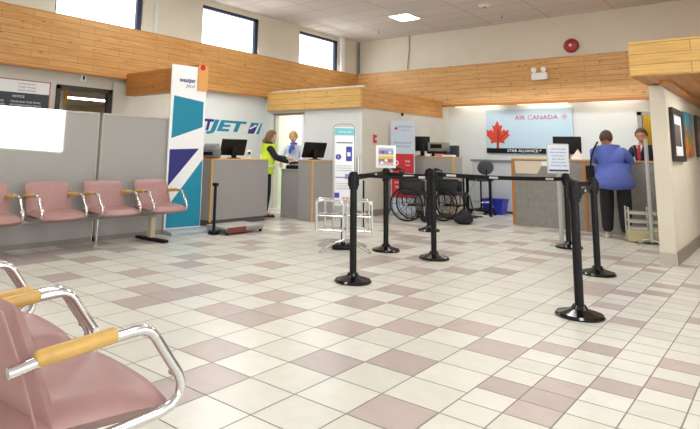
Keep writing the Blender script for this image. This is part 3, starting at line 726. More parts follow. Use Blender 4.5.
tag(b.build('thin_post', loc=(-5.3, 7.9, 0)), 'thin short black post seen between the sign stand and the poster post', 'post')

# ------------------------------------------------------------------ notice on silver pole at right
t = thing('notice_stand', 'silver pole with a white framed paper notice before the main counter', 'sign stand', (-2.45, 8.46, 0))
MB().lathe((0, 0, 0), [(.15, 0), (.155, .01), (.13, .02), (.03, .035)], steel, seg=28).build('base', None, t)
MB().cyl((0, 0, .02), (0, 0, 1.0), .028, mat('pale_steel', 'BFC1C2', .4, .4)).build('pole', None, t)
fu = V((.80, .60, 0)).normalized(); fn = V((fu.y, -fu.x, 0)); M = frameM(V((0, 0, 1.17)), fu, (0, 0, 1))
b = MB(); b.box(-.152, .152, -.205, .205, -.012, .012, mat('notice_frame', 'C4C8CC', .4), bev=.012, M=M); fr = b.build('notice_frame', None, t)
s = Sheet(V((0, 0, 1.17))+fn*.0122, fu, (0, 0, 1)); s.rect(-.136, .136, -.188, .188, mat('pale_blue_paper', 'E3EAF6', .6))
for k, tx in enumerate(('CHECK IN HERE', 'please wait behind', 'the line until an', 'agent calls you', 'have your photo', 'identification ready')): s.txt(tx, .029, 0, .13-.045*k, mat('notice_blue_ink', '5E7FC0', .6))
s.rect(-.13, .13, -.175, -.15, mat('ink_bar', '30343C', .6)); s.build('notice_sheet', fr)

# ------------------------------------------------------------------ chrome baggage sizer with sign (centre)
def rail_u(b, p0, p1, z0, z1, r, m_):
    p0, p1 = V(p0), V(p1); d = (p1-p0).normalized(); k = .05
    pts = [V((p0.x, p0.y, z0)), V((p0.x, p0.y, z1-k))]
    pts += [p0+d*k*(1-math.cos(a))+V((0, 0, z1-k+k*math.sin(a))) for a in (PI/6, PI/3, PI/2)]
    pts += [p1-d*k*(1-math.cos(a))+V((0, 0, z1-k+k*math.sin(a))) for a in (PI/2, PI/3, PI/6)]
    pts += [V((p1.x, p1.y, z1-k)), V((p1.x, p1.y, z0))]
    b.tube(pts, r, m_)
t = thing('baggage_sizer', 'chrome tube baggage sizer with a tall white information sign', 'baggage sizer', (-4.25, 5.9, 0), math.radians(40))
wm = mat('light_chrome', 'D2D2D0', .22, .75)
b = MB()
# local x = across in picture; cages left and right of sign
for (xa, xb) in ((-.34, -.02), (.03, .33)):
    for y in (-.16, .16): rail_u(b, (xa, y, 0), (xb, y, 0), .22, .60, .013, wm)
    for z in (.25, .42):
        b.tube([(xa, -.16, z), (xb, -.16, z), (xb, .16, z), (xa, .16, z)], .009, wm, closed=True)
    for x in (xa+.11, xa+.21): 
        b.tube([(x, -.16, .60), (x, -.16, .25), (x, .16, .25), (x, .16, .60)], .006, wm)
    b.tube([(xa, -.16, .60), (xa, .16, .60)], .010, wm); b.tube([(xb, -.16, .60), (xb, .16, .60)], .010, wm)
b.build('tube_cage', None, t)
b = MB()
b.tube([(0, 0, .10), (0, 0, .6)], .02, wm)
for sx in (-1, 1):
    b.tube([(0, 0, .12), (sx*.12, -.10, .10), (sx*.27, -.22, .03), (sx*.30, -.25, .015)], .017, wm); b.tube([(0, 0, .12), (sx*.12, .10, .10), (sx*.27, .22, .03), (sx*.30, .25, .015)], .017, wm)
b.build('chrome_feet', None, t)
b = MB(); b.cyl((.0, .08, .0), (.0, .08, .36), .028); b.box(-.14, .14, .0, .2, 0, .06, bev=.02); b.build('black_foot', black_pl, t)
pn = MB(); pn.box(-.122, .122, -.012, .012, .53, 1.50, white_pr, bev=.006); pa = pn.build('sign_panel', None, t, loc=(.0, 0, 0))
b = MB(); rail_u(b, (-.136, 0, 0), (.136, 0, 0), .5, 1.54, .011, steel); b.build('sign_frame', None, t)
s = Sheet((0, -.0125, 0), (1, 0, 0), (0, 0, 1))
s.rect(-.122, .122, 1.40, 1.49, mat('aqua_header', '6FC3CF', .5)); s.txt('carry-on', .05, 0, 1.445, white_pr); s.build('sign_header', pa); s = Sheet((0, -.0125, 0), (1, 0, 0), (0, 0, 1))
icb = mat('icon_blue', '3B45A8', .5)
s.disc(-.075, 1.13, .035, icb); s.txt('i', .06, -.075, 1.13, white_pr); s.rect(.02, .095, 1.08, 1.26, icb); s.rect(.035, .075, 1.14, 1.19, white_pr)
s.rect(-.10, .10, 1.30, 1.315, grey_txt); s.rect(-.11, .10, .87, .885, mat('icon_violet', '8D86C8', .5)); s.rect(.01, .11, .86, .92, mat('icon_violet', '8D86C8')); s.txt('ok', .045, .06, .89, white_pr)
s.rect(-.10, -.07, .58, .60, icb); s.rect(-.12, -.06, .63, .69, icb)
for r_ in range(2):
    for k in range(3): s.rect(-.02+.045*k, .01+.045*k, .56+.05*r_, .59+.05*r_, mat('pink_icon', 'D9A9A4', .5))
for k in range(3): s.rect(-.10, .10, 1.02-.03*k, 1.026-.03*k, mat('pale_grey_ink', 'B8BCCB', .5)); s.rect(-.10, .08, .80-.03*k, .806-.03*k, mat('pale_grey_ink', 'B8BCCB'))
s.build('sign_print', pa)

# ------------------------------------------------------------------ right baggage sizer
t = thing('baggage_sizer', 'white metal baggage sizer rack with tall silver post beside the right wall', 'baggage sizer', (-1.66, 9.78, 0), math.radians(20))
b = MB()
for x in (-.24, .04, .30):
    for y in (-.12, .12): b.cyl((x, y, .12), (x, y, .50), .014, wm)
for z in (.20, .30, .42):
    for y in (-.12, .12): b.box(-.24, .30, y-.012, y+.012, z-.02, z+.02, wm)
b.build('rack_rails', None, t, smooth=0)
b = MB(); b.box(-.25, .31, -.14, .14, .02, .16, mat('pale_wood_tray', 'C9BE96', .5), bev=.006); b.build('tray', None, t, smooth=0)
b = MB(); b.cyl((.02, -.22, .03), (.02, -.22, 1.48), .026, mat('pale_steel', 'BFC1C2')); b.build('post', None, t)
b = MB()
for a in (2.4, 3.7, 5.2, .5): b.tube([(.02, -.22, .07), (.02+.13*math.cos(a), -.22+.10*math.sin(a), .05), (.02+.24*math.cos(a), -.22+.2*math.sin(a), .012)], .013, steel)
b.build('star_foot', None, t)
t = thing('counter_sign', 'white framed notice with a red mark standing on the counter before the male agent', 'sign', (-1.52, 10.50, 1.166), .3)
M = Matrix.Rotation(-.12, 4, 'X'); MB().box(-.10, .10, -.006, .006, 0, .26, white_pr, M=M).build('notice_panel', None, t, smooth=0)
s = Sheet((0, -.008, 0), (1, 0, 0), (0, 0, 1)); s.rect(-.04, .04, .12, .17, red); s.rect(-.07, .07, .06, .07, grey_txt); s.build('print', t)
MB().box(-.09, .09, -.0, .10, 0, .012, white_pr).build('foot', None, t, smooth=0)

# ------------------------------------------------------------------ banner with red boxes by the side wall
t = thing('banner_stand', 'pale blue pull-up banner with two red boxes left of the wheelchairs', 'banner', (-5.86, 10.12, 0), math.radians(20))
MB().box(-.24, .24, -.008, .008, .04, 1.86, mat('banner_pale_blue', 'C6D3E2', .5), bev=.002).build('panel', None, t, smooth=0)
MB().box(-.26, .26, -.1, .1, 0, .06, steel, bev=.01).build('base', None, t)
s = Sheet((0, -.009, 0), (1, 0, 0), (0, 0, 1))
s.disc(-.13, 1.70, .07, mat('banner_pale_blue', 'C6D3E2')); s.poly(leaf(-.13, 1.69, .06), red)
s.txt('AIR CANADA', .05, .06, 1.74, grey_txt); s.txt('self service', .04, .06, 1.67, grey_txt)
s.txt('Welcome aboard', .05, .0, 1.42, mat('ink_blue', '5A6C9C', .6)); s.txt('check in opens', .05, 0, 1.35, mat('ink_blue', '5A6C9C'))
s.rect(-.20, .22, .82, 1.20, red); s.disc(-.13, 1.02, .05, white_pr); s.disc(-.13, 1.02, .03, red); s.txt('bags', .06, .10, 1.06, white_pr); s.txt('here', .05, .10, .98, white_pr)
s.rect(-.22, .23, .34, .76, red); s.txt('?', .16, .16, .66, white_pr, bold=.002); s.txt('ask our', .07, -.06, .64, white_pr); s.txt('agents', .07, -.06, .56, white_pr)
s.build('printed_graphics', t)

# ------------------------------------------------------------------ wheelchairs
def wheelchair(label, loc, rz, fold=1.0):
    t = thing('wheelchair', label, 'wheelchair', loc, rz)     # local +y forward
    W = .25*fold; R = .30
    rub = mat('tyre_rubber', '141414', .8); bf = mat('black_frame_paint', '15161A', .3); up = mat('black_upholstery', '1C1D21', .6)
    for s_ in (-1, 1):
        x = s_*(W+.05)
        b = MB(); b.tube(arc((x, 0, R), R-.014, 0, 2*PI*35/36, 35, (0, 1, 0), (0, 0, 1)), .014, rub, closed=True); wh = b.build('rear_wheel', None, t)
        b = MB(); b.tube(arc((x+s_*.03, 0, R), R-.05, 0, 2*PI*29/30, 29, (0, 1, 0), (0, 0, 1)), .006, mat('dark_rim', '4A4B4E', .3, .6), closed=True, seg=6); b.build('hand_rim', None, wh)
        b = MB(); b.cyl((x-.03, 0, R), (x+.035, 0, R), .025, steel)
        for k in range(8):
            a = k*PI/4; b.cyl((x, .02*math.cos(a), R+.02*math.sin(a)), (x, (R-.025)*math.cos(a), R+(R-.025)*math.sin(a)), .0045, bf, seg=6)
        b.build('spokes', None, wh)
        b = MB(); xx = s_*W
        b.tube([(xx, -.26, .93), (xx, -.20, .91), (xx, -.13, .90), (xx, -.10, .6), (xx, -.08, .3)], .012, bf)
        b.tube([(xx, -.1, .50), (xx, .30, .50), (xx, .40, .46), (xx, .46, .2)], .012, bf); b.tube([(xx, -.08, .28), (xx, .32, .28), (xx, .32, .50)], .012, bf)
        b.tube([(xx, -.1, .72), (xx, .20, .72), (xx, .24, .68), (xx, .24, .5)], .012, bf); b.build('side_frame', None, t)
        MB().tube([(xx, -.28, .93), (xx, -.18, .905)], .019, rub).build('push_handle', None, t)
        MB().box(xx-.03, xx+.03, -.08, .18, .72, .75, up, bev=.01).build('arm_pad', None, t)
        c = MB(); c.cyl((xx-.015, .32, .085), (xx+.015, .32, .085), .085, rub, seg=22); c.tube([(xx, .32, .085), (xx+.03*s_, .32, .19), (xx, .32, .28)], .009, steel); c.build('caster', None, t)
        f = MB(); f.box(xx-.06, xx+.06, .44, .62, .10, .12, up, bev=.006); f.tube([(xx, .46, .2), (xx, .50, .11)], .011, steel); f.build('footrest', None, t)
    for s_ in (-1, 1): MB().box(s_*W-.012, s_*W+.012, -.08, .26, .46, .72, up, bev=.006).build('side_guard', None, t)
    MB().box(-W, W, -.08, .34, .49, .53, up, bev=.012).build('seat', None, t)
    MB().box(-W, W, -.15, -.11, .52, .88, up, bev=.012).build('backrest', None, t)
    MB().tube([(-W, .1, .28), (0, .1, .40), (W, .1, .50)], .011, bf).build('cross_brace', None, t); MB().tube([(W, .12, .28), (0, .12, .40), (-W, .12, .50)], .011, bf).build('cross_brace', None, t)
wheelchair('black wheelchair nearest the pale blue banner, large wheel in full view', (-5.36, 9.47, 0), math.radians(-74), .62)
wheelchair('black wheelchair parked between the first wheelchair and the black bag', (-4.90, 10.03, 0), math.radians(-88), .5)
t = thing('black_bag', 'slumped black bag on the floor at right of the wheelchairs', 'bag', (-4.42, 9.72, 0), .4)
b = MB(); vs = b.ball((0, 0, .12), (.17, .13, .13), None, sub=3)
for v in vs:
    v.co += v.co.normalized()*.03*noise.noise(v.co*9); v.co.z = max(v.co.z, .002); v.co.x *= 1.25-2.6*v.co.z; v.co.y *= 1.1-1.8*v.co.z
b.build('bag_body', mat('black_nylon', '15161A', .7), t)
MB().tube([(-.14, 0, .22), (-.08, .0, .31), (.04, 0, .33), (.12, 0, .24)], .012, black_mt).build('strap', None, t)

# ------------------------------------------------------------------ stool, frame stand, bin
t = thing('drafting_stool', 'dark grey drafting stool with low backrest left of the blue bin', 'stool', (-4.90, 11.62, 0), math.radians(-125))
MB().box(-.20, .20, -.18, .18, .68, .74, mat('charcoal_fabric', '4A4C50', .9), bev=.028, seg=3).build('seat', None, t)
b = MB(); vs = b.ball((0, 0, 0), (.19, .035, .15), None, sub=3, M=Matrix.Translation((0, .19, .96)) @ Matrix.Rotation(-.1, 4, 'X')); b.build('backrest', mat('charcoal_fabric', '4A4C50'), t)
MB().tube([(0, .05, .68), (0, .22, .72), (0, .22, .92)], .013, black_pl).build('back_bar', None, t)
MB().cyl((0, 0, .12), (0, 0, .68), .018, black_pl).build('gas_column', None, t)
MB().tube(arc((0, 0, .26), .2, 0, 2*PI*23/24, 23, (1, 0, 0), (0, 1, 0)), .009, chrome, closed=True).build('foot_ring', None, t)
for k in range(5):
    a = k*2*PI/5; l = MB(); l.tube([(0, 0, .13), (.27*math.cos(a), .27*math.sin(a), .08)], [.02, .014], black_pl); lo = l.build('base_arm', None, t)
    c = MB(); c.ball((.27*math.cos(a), .27*math.sin(a), .035), .034, black_pl); c.build('castor', None, lo)
t = thing('metal_stand', 'black metal frame stand with flat top next to the drafting stool', 'stand', (-4.83, 11.22, 0), math.radians(5))
MB().box(-.24, .26, -.15, .15, .74, .785, black_pl, bev=.006).build('top', None, t)
for x in (-.22, .24):
    for y in (-.13, .13):
        if x > 0 and y < 0: continue
        MB().box(x-.024, x+.024, y-.024, y+.024, .0, .74, black_pl).build('leg', None, t, smooth=0)
MB().box(-.22, .24, -.145, -.115, .12, .15, black_pl).build('cross_bar', None, t, smooth=0)
MB().tube([(-.22, 0, .35), (.02, 0, .74)], .008, steel).build('brace', None, t)
t = thing('recycling_bin', 'blue plastic recycling bin on floor before the low white cabinet', 'bin', (-4.78, 12.04, 0), .02)
b = MB()
def ring(x, y, z): return [b.bm.verts.new((sx*x, sy*y, z)) for sx, sy in ((-1, -1), (1, -1), (1, 1), (-1, 1))]
R_ = [ring(.18, .13, 0), ring(.22, .17, .28), ring(.235, .185, .28), ring(.235, .185, .31), ring(.215, .165, .31), ring(.17, .12, .02)]
b.bm.faces.new(R_[0][::-1]); b.bm.faces.new(R_[-1])
for p_, q_ in zip(R_, R_[1:]):
    for i in range(4): b.bm.faces.new((p_[i], p_[(i+1) % 4], q_[(i+1) % 4], q_[i]))
b.build('tub', blue_pl, t, smooth=0)
s = Sheet((0, -.157, .17), (1, 0, 0), (0, .125, 1)); s.poly([(-.04, -.03), (.04, -.03), (0, .045)], mat('pale_blue_mark', '8C97E8', .5)); s.build('mark', t)
b = MB(); b.box(-.13, .13, -.08, .08, 0, .03, bev=.008); tag(b.build('floor_tray', white_pr, loc=(-4.75, 11.25, 0)), 'small flat white tray lying on the floor near the blue bin', 'tray')

# ------------------------------------------------------------------ pictures on the right wall
def picture(y0, y1, z0, z1, label, kind):
    t = thing('framed_picture', label, 'picture', (-1.07, (y0+y1)/2, (z0+z1)/2)); w, h = (y1-y0)/2, (z1-z0)/2
    if kind != 'canvas':
        b = MB(); f = .07 if kind == 'mat' else .05
        for (a0, a1, c0, c1_) in ((-w, w, h-f, h), (-w, w, -h, -h+f), (-w, -w+f, -h+f, h-f), (w-f, w, -h+f, h-f)): b.box(.005, .045, a0, a1, c0, c1_, frame_dk, bev=.006)
        b.build('frame', None, t, smooth=0)
        b = MB(); b.box(.005, .02, -w+.03, w-.03, -h+.03, h-.03, paper if kind == 'mat' else frame_dk); b.build('mount', None, t, smooth=0)
        g = .19 if kind == 'mat' else .06
        b = MB(); b.box(.02, .024, -w+g, w-g, -h+g, h-g); b.build('print', mat('print_'+kind, *(('6E655E', .4, 0, .5, 6) if kind == 'mat' else ('8A6A3E', .4, 0, .5, 8))), t, smooth=0)
    else:
        mt = bpy.data.materials.new('abstract_canvas'); mt.use_nodes = True; nt = mt.node_tree
        tc = nt.nodes.new('ShaderNodeTexCoord'); n = nt.nodes.new('ShaderNodeTexNoise'); n.inputs['Scale'].default_value = 3.2; n.inputs['Detail'].default_value = 3
        sp = nt.nodes.new('ShaderNodeSeparateXYZ'); ad = nt.nodes.new('ShaderNodeMath'); ad.operation = 'MULTIPLY_ADD'; ad.inputs[1].default_value = 1.1
        nt.links.new(tc.outputs['Object'], n.inputs['Vector']); nt.links.new(tc.outputs['Object'], sp.inputs[0]); nt.links.new(sp.outputs['Z'], ad.inputs[0]); nt.links.new(n.outputs['Fac'], ad.inputs[2])
        r = nt.nodes.new('ShaderNodeValToRGB'); cr = r.color_ramp; cr.elements[0].position = .1; cr.elements[0].color = srgb('8C4A24'); cr.elements[1].position = .9; cr.elements[1].color = srgb('2F6E93')
        for p_, c_ in ((.25, 'C2602C'), (.42, '5E8A3A'), (.55, 'A23B30'), (.68, '3C8A8C')): e = cr.elements.new(p_); e.color = srgb(c_)
        nt.links.new(ad.outputs[0], r.inputs[0]); nt.links.new(r.outputs[0], nt.nodes['Principled BSDF'].inputs['Base Color'])
        b = MB(); b.box(.005, .04, -w, w, -h, h, mt, bev=.004); b.build('canvas', None, t, smooth=0)
picture(8.14, 9.05, 1.165, 1.815, 'dark framed print with a wide white mount, nearest on the right wall', 'mat')
picture(9.30, 9.98, 1.235, 1.84, 'unframed green and orange abstract canvas between two dark frames', 'canvas')
picture(10.5, 11.3, 1.24, 1.87, 'brown picture in a dark frame, farthest on the right wall', 'brown')

# ------------------------------------------------------------------ people
def new_skin(V_, E_, **k):
    # skin layer needs the modifier added through data; create it with bmesh layer
    me = bpy.data.meshes.new('s'); bm = bmesh.new(); L = bm.verts.layers.skin.verify()
    vs = []
    for i, v in enumerate(V_):
        q = bm.verts.new(v[0]); r = v[1] if hasattr(v[1], '__len__') else (v[1], v[1]); q[L].radius = r; q[L].use_root = (i == 0); vs.append(q)
    for a, b_ in E_: bm.edges.new((vs[a], vs[b_]))
    bm.to_mesh(me); bm.free()
    o = bpy.data.objects.new('s', me); C.objects.link(o)
    sk = o.modifiers.new('k', 'SKIN'); sk.use_smooth_shade = True; sk.branch_smoothing = .6
    ss = o.modifiers.new('u', 'SUBSURF'); ss.levels = k.get('sub', 1); ss.render_levels = ss.levels
    dg = bpy.context.evaluated_depsgraph_get(); r = bpy.data.meshes.new_from_object(o.evaluated_get(dg), depsgraph=dg)
    bpy.data.objects.remove(o); return r

def person(label, loc, rz, H=1.65, wide=1.0, lean=0, head_tilt=0, head_turn=0, armL=None, armR=None, roll=0, skin='D9A88C', hair='5A4433', hair_kind='short',
           top=None, trousers=None, shoes=None, sleeves='long', hem=.52, belly=1.0, extras=None, stand=True):
    """local frame: faces +Y, z up, feet at 0. arm: (elbow, wrist) local points as fractions of H"""
    t = thing('person', label, 'person', loc, rz); h = H
    sk = mat('skin_'+skin, skin, .55)
    def P_(x, y, z):  # lean applied about the hips
        p = V((x*h, y*h, z*h)); hz = .53*h
        if p.z > hz and roll: p.x -= (p.z-hz)*roll
        if p.z > hz and lean:
            q = p-V((0, 0, hz)); c, s_ = math.cos(lean), math.sin(lean); p = V((q.x, q.y*c+q.z*s_, hz-q.y*s_+q.z*c))
        return p
    w = wide
    pel, wai, che, nk0, nk1 = P_(0, 0, .52), P_(0, .0, .60), P_(0, .0, .73), P_(0, -.005, .825), P_(0, .004, .865)
    shL, shR = P_(-.095*w, -.002, .795), P_(.095*w, -.002, .795)
    hipL, hipR = V((-.055*w*h, 0, .50*h)), V((.055*w*h, 0, .50*h)); knL, knR = V((-.058*w*h, .008, .275*h)), V((.058*w*h, .008, .275*h)); anL, anR = V((-.06*w*h, -.02*h, .05*h)), V((.06*w*h, -.02*h, .05*h))
    toL, toR = V((-.068*w*h, .075*h, .018*h)), V((.068*w*h, .075*h, .018*h))
    aL = armL or ((-.135, .0, .63), (-.13, .05, .49)); aR = armR or ((.135, .0, .63), (.13, .05, .49))
    elL, wrL = V(aL[0])*h, V(aL[1])*h; elR, wrR = V(aR[0])*h, V(aR[1])*h
    r = lambda a: a*h
    vs = [(pel, (r(.085*w*belly), r(.062*w))), (wai, (r(.08*w*belly), r(.058*w*belly))), (che, (r(.09*w), r(.062*w))), (nk0, r(.036)), (nk1, r(.032)),
          (shL, r(.036*w)), (elL, r(.026*w)), (wrL, r(.017)), (shR, r(.036*w)), (elR, r(.026*w)), (wrR, r(.017)),
          (hipL, r(.05*w)), (knL, r(.036*w)), (anL, r(.023)), (toL, r(.02)), (hipR, r(.05*w)), (knR, r(.036*w)), (anR, r(.023)), (toR, r(.02))]
    es = [(0, 1), (1, 2), (2, 3), (3, 4), (2, 5), (5, 6), (6, 7), (2, 8), (8, 9), (9, 10), (0, 11), (11, 12), (12, 13), (13, 14), (0, 15), (15, 16), (16, 17), (17, 18)]
    b = MB(); b.mesh(new_skin(vs, es, sub=1), Matrix.Identity(4), sk)
    # hands: palm + five fingers, each an unequal bent chain
    for el, wr, sd in ((elL, wrL, -1), (elR, wrR, 1)):
        d = (wr-el).normalized(); dn = V((0, 0, -1)) if abs(d.z) < .8 else V((0, 1, 0)); dn = (dn-d*dn.dot(d)).normalized(); sdv = d.cross(dn)
        palm = wr+d*.045
        b.tube([wr-d*.02, wr+d*.01, palm, palm+d*.03], [.022, .024, .028, .022], sk, seg=8)
        for k, (off, ln) in enumerate(((-.026, .058), (-.009, .07), (.009, .066), (.025, .052))):
            p0 = palm+d*.02+sdv*off; p1 = p0+d*ln*.5+dn*.006; p2 = p1+d*ln*.3+dn*.018; p3 = p2+d*ln*.12+dn*.02
            b.tube([p0, p1, p2, p3], [.0095, .009, .008, .006], sk, seg=6)
        p0 = wr+d*.02-sdv*.022*sd; b.tube([p0, p0-sdv*.02*sd+d*.018+dn*.01, p0-sdv*.022*sd+d*.042+dn*.022], [.011, .010, .007], sk, seg=6)
    # head
    base = nk1+V((0, .008*h, .0)); HM = Matrix.Translation(base) @ Matrix.Rotation(-lean*.6-head_tilt, 4, 'X') @ Matrix.Rotation(head_turn, 4, 'Z')
    hs = h/1.65
    g = bmesh.ops.create_icosphere(b.bm, subdivisions=3, radius=1)['verts']
    for v in g:
        x, y, z = v.co; wj = 1-.28*max(0, -z)**1.3
        q = V((x*.074*wj, (y*.094)*(1-.10*max(0, -z))+.012*max(0, -z), z*.112))
        if y > .75 and -.45 < z < .15 and abs(x) < .22: q.y += .016*(1-abs(x)/.22)*(1-abs(z+.18)/.35 if abs(z+.18) < .35 else 0)
        if abs(x) < .55 and y > .5 and .1 < z < .32: q.y -= .006
        v.co = (q+V((0, .012, .085)))*hs
    b._fin(g, sk, HM)
    for s_ in (-1, 1):
        vv = b.ball((s_*.076*hs, .005*hs, .078*hs), (.010*hs, .02*hs, .030*hs), sk, sub=2, M=HM)
        b.ball((s_*.030*hs, .094*hs, .098*hs), (.011*hs, .007*hs, .006*hs), mat('eye_white', 'E9E4DC', .3), sub=1, M=HM)
        b.ball((s_*.030*hs, .100*hs, .098*hs), (.0055*hs, .004*hs, .0055*hs), mat('eye_dark', '2A1D15', .3), sub=1, M=HM)
        b.box((s_*.03-.017)*hs, (s_*.03+.017)*hs, .092*hs, .102*hs, .112*hs, .117*hs, mat('brow', '4A3526', .8), M=HM)
    b.tube([HM @ V((x*hs, (.098-abs(x)*.3)*hs, (.040+abs(x)*.06)*hs)) for x in (-.024, -.012, 0, .012, .024)], [.002, .005, .006, .005, .002], mat('lips', 'A8605A', .5), seg=6)
    b.build('body', None, t, smooth=1.0)
    # hair: cap following skull, open at the face
    hb = MB(); hm = mat('hair_'+hair, hair, .7, var=.2, scale=60)
    g = bmesh.ops.create_icosphere(hb.bm, subdivisions=4, radius=1)['verts']
    rm = []
    for v in g:
        x, y, z = v.co
        zl = {'short': -.25, 'bald': -.15, 'long': -1.0, 'bun': -.35, 'bob': -.8}[hair_kind]
        face = (y > .35 and z < .55-.25*abs(x)) or (y > .1 and z < (.0 if hair_kind != 'long' else -.2))
        if face or z < zl or (hair_kind == 'bald' and z > .55 and y > -.3 ): rm.append(v); continue
        q = V((x*.084, y*.102, z*.122))
        if hair_kind == 'long' and z < 0: q = V((q.x*(1+.15*-z), q.y-.012*-z, z*.19))
        n_ = noise.noise(v.co*5)*.006; q += v.co.normalized()*n_
        v.co = (q+V((0, .006, .090)))*hs
    bmesh.ops.delete(hb.bm, geom=rm, context='VERTS')
    geo = list(hb.bm.faces); bmesh.ops.solidify(hb.bm, geom=geo, thickness=-.008)
    if hair_kind == 'bun': hb.ball((0, -.105*hs, .13*hs), (.035*hs, .03*hs, .035*hs), None)
    if hair_kind == 'long':
        for k in range(5): hb.tube([V(((-.05+.025*k)*hs, -.07*hs, .06*hs)), V(((-.06+.03*k)*hs, -.11*hs, -.02*hs)), V(((-.05+.025*k)*hs, -.10*hs, -.10*hs))], [.03, .028, .008], None)
    bmesh.ops.transform(hb.bm, matrix=HM, verts=hb.bm.verts)
    hb.build('hair', hm, t, smooth=1.2)
    # trousers
    if trousers:
        e = .008
        vs2 = [(V((0, 0, .535*h)), (r(.076*w*belly), r(.054*w*belly))), (hipL, r(.056*w)), (knL, r(.050*w)), (V((anL.x, anL.y, .045*h)), r(.042*w**.5)), (hipR, r(.056*w)), (knR, r(.050*w)), (V((anR.x, anR.y, .045*h)), r(.042*w**.5))]
        TB = MB(); TB.mesh(new_skin(vs2, [(0, 1), (1, 2), (2, 3), (0, 4), (4, 5), (5, 6)], sub=2), Matrix.Identity(4), trousers); TB.build('trousers', None, t, smooth=1.2)
    if shoes:
        for an, to in ((anL, toL), (anR, toR)):
            sb = MB(); q = (an+to)/2
            vv = sb.ball((0, 0, 0), (.045, .125, .05), shoes, sub=3)
            for v in vv:
                v.co.z = max(v.co.z, -.02)+.02
                if v.co.y > .03: v.co.z *= .75
                v.co += V((q.x, q.y+.0, 0))
            sb.build('shoe', None, t, smooth=1.0)
    if top:
        ex = .010
        hemz = hem
        vs3 = [(che, (r(.105*w), r(.078*w))), (P_(0, 0, .64), (r(.094*w*belly), r(.075*w*belly))), (P_(0, 0, .56), (r(.10*w*belly), r(.08*w*belly))), (V((0, .0, hemz*h)), (r(.098*w*belly), r(.080*w*belly))),
               (P_(0, -.003, .80), (r(.06*w), r(.05*w))), (nk0, r(.042)), (shL, r(.046*w)), (elL, r(.037*w)), (shR, r(.046*w)), (elR, r(.037*w))]
        es3 = [(0, 1), (1, 2), (2, 3), (0, 4), (4, 5), (4, 6), (6, 7), (4, 8), (8, 9)]
        if sleeves == 'long':
            vs3 += [(elL.lerp(wrL, .92), r(.025)), (elR.lerp(wrR, .92), r(.025))]; es3 += [(7, 10), (9, 11)]
        else:
            vs3[7] = (shL.lerp(elL, .75), r(.042*w)); vs3[9] = (shR.lerp(elR, .75), r(.042*w))
        TB = MB(); TB.mesh(new_skin(vs3, es3, sub=2), Matrix.Identity(4), top); TB.build('shirt', None, t, smooth=1.2)
    return t, P_, HM, hs

# customer in blue at the main counter
bl = mat('blue_shirt', '5A6CBC', .8, var=.06, scale=12)
t, P_, HM, hs = person('customer in a blue shirt and dark trousers leaning on the main counter', (-2.07, 9.93, 0), math.radians(4), 1.70, 1.22, .27, .5, .15, roll=.20,
    armL=((-.16, .13, .66), (-.10, .25, .70)), armR=((.115, .15, .66), (.06, .26, .70)), hair='4A3526', hair_kind='bob', top=None, trousers=mat('black_trousers', '1D1D22', .85), shoes=mat('white_sneaker', 'D5D5D5', .6), hem=.47, belly=1.0)
H_ = 1.70
vs = [(P_(0, -.005, .70), (.225, .16)), (P_(0, -.005, .62), (.25, .18)), (V((0, -.03, .545*H_)), (.28, .23)), (V((0, -.04, .49*H_)), (.31, .25)), (V((0, -.04, .415*H_)), (.33, .25)),
      (P_(0, -.01, .765), (.17, .12)), (P_(0, -.01, .82), (.085, .075)), (P_(-.115, -.005, .775), .115), (V((-.165, .09, .67))*H_, .075), (P_(.115, -.005, .775), .12), (V((.125, .10, .67))*H_, .085), (V((-.13, .20, .69))*H_, .055), (V((.09, .21, .69))*H_, .055)]
b = MB(); b.mesh(new_skin(vs, [(0, 1), (1, 2), (2, 3), (3, 4), (0, 5), (5, 6), (5, 7), (7, 8), (5, 9), (9, 10), (8, 11), (10, 12)], sub=2), Matrix.Identity(4), bl); b.build('shirt', None, t, smooth=1.2)
MB().tube([P_(-.06, -.06, .845), P_(-.10, -.12, .76), P_(-.14, -.13, .66), P_(-.17, -.09, .57)], .013, black_mt).build('bag_strap', None, t)
b = MB(); b.box(-.06, .06, -.04, .04, -.12, .12, black_pl, bev=.03, M=Matrix.Translation(P_(-.185, -.03, .56))); b.build('shoulder_bag', None, t)
# person in vest
yel = mat('safety_yellow', 'D6F23A', .6)
t, P_, HM, hs = person('person in a yellow safety vest over black clothes reaching over the low desk', (-7.43, 7.84, 0), math.radians(-38), 1.60, 1.0, .06, .15, 0,
    armL=((-.12, .10, .68), (-.02, .27, .66)), armR=((.13, .09, .67), (.08, .26, .62)), hair='6E5238', hair_kind='long', top=mat('black_jacket', '18181C', .8), trousers=mat('black_trousers', '1D1D22'), shoes=mat('black_shoe', '121212', .4))
vs = [(P_(0, 0, .73), (.105*1.62+.008, .080*1.6+.012)), (P_(0, 0, .64), (.102*1.6+.008, .078*1.6+.012)), (V((0, 0, .53*1.6)), (.108*1.6+.01, .088*1.6+.01)), (V((0, 0, .44*1.6)), (.112*1.6+.01, .090*1.6+.01)), (P_(0, 0, .80), (.075*1.6, .056*1.6))]
b = MB(); b.mesh(new_skin(vs, [(0, 1), (1, 2), (2, 3), (0, 4)], sub=2), Matrix.Identity(4), yel); vest = b.build('safety_vest', None, t, smooth=1.2)
rf = mat('reflective_tape', 'D2D6CF', .4)
b = MB()
yb = -.155
b.tube([P_(-.07, -.062, .80), P_(-.02, -.083, .74), P_(.05, -.085, .62)], .02, rf); b.tube([P_(.07, -.062, .80), P_(.02, -.083, .74), P_(-.05, -.085, .62)], .02, rf)
b.tube([V((.188*math.cos(a), .158*math.sin(a), .57*1.6)) for a in [2*PI*i/24 for i in range(24)]], .016, rf, closed=True)
b.build('reflective_tape', None, vest)
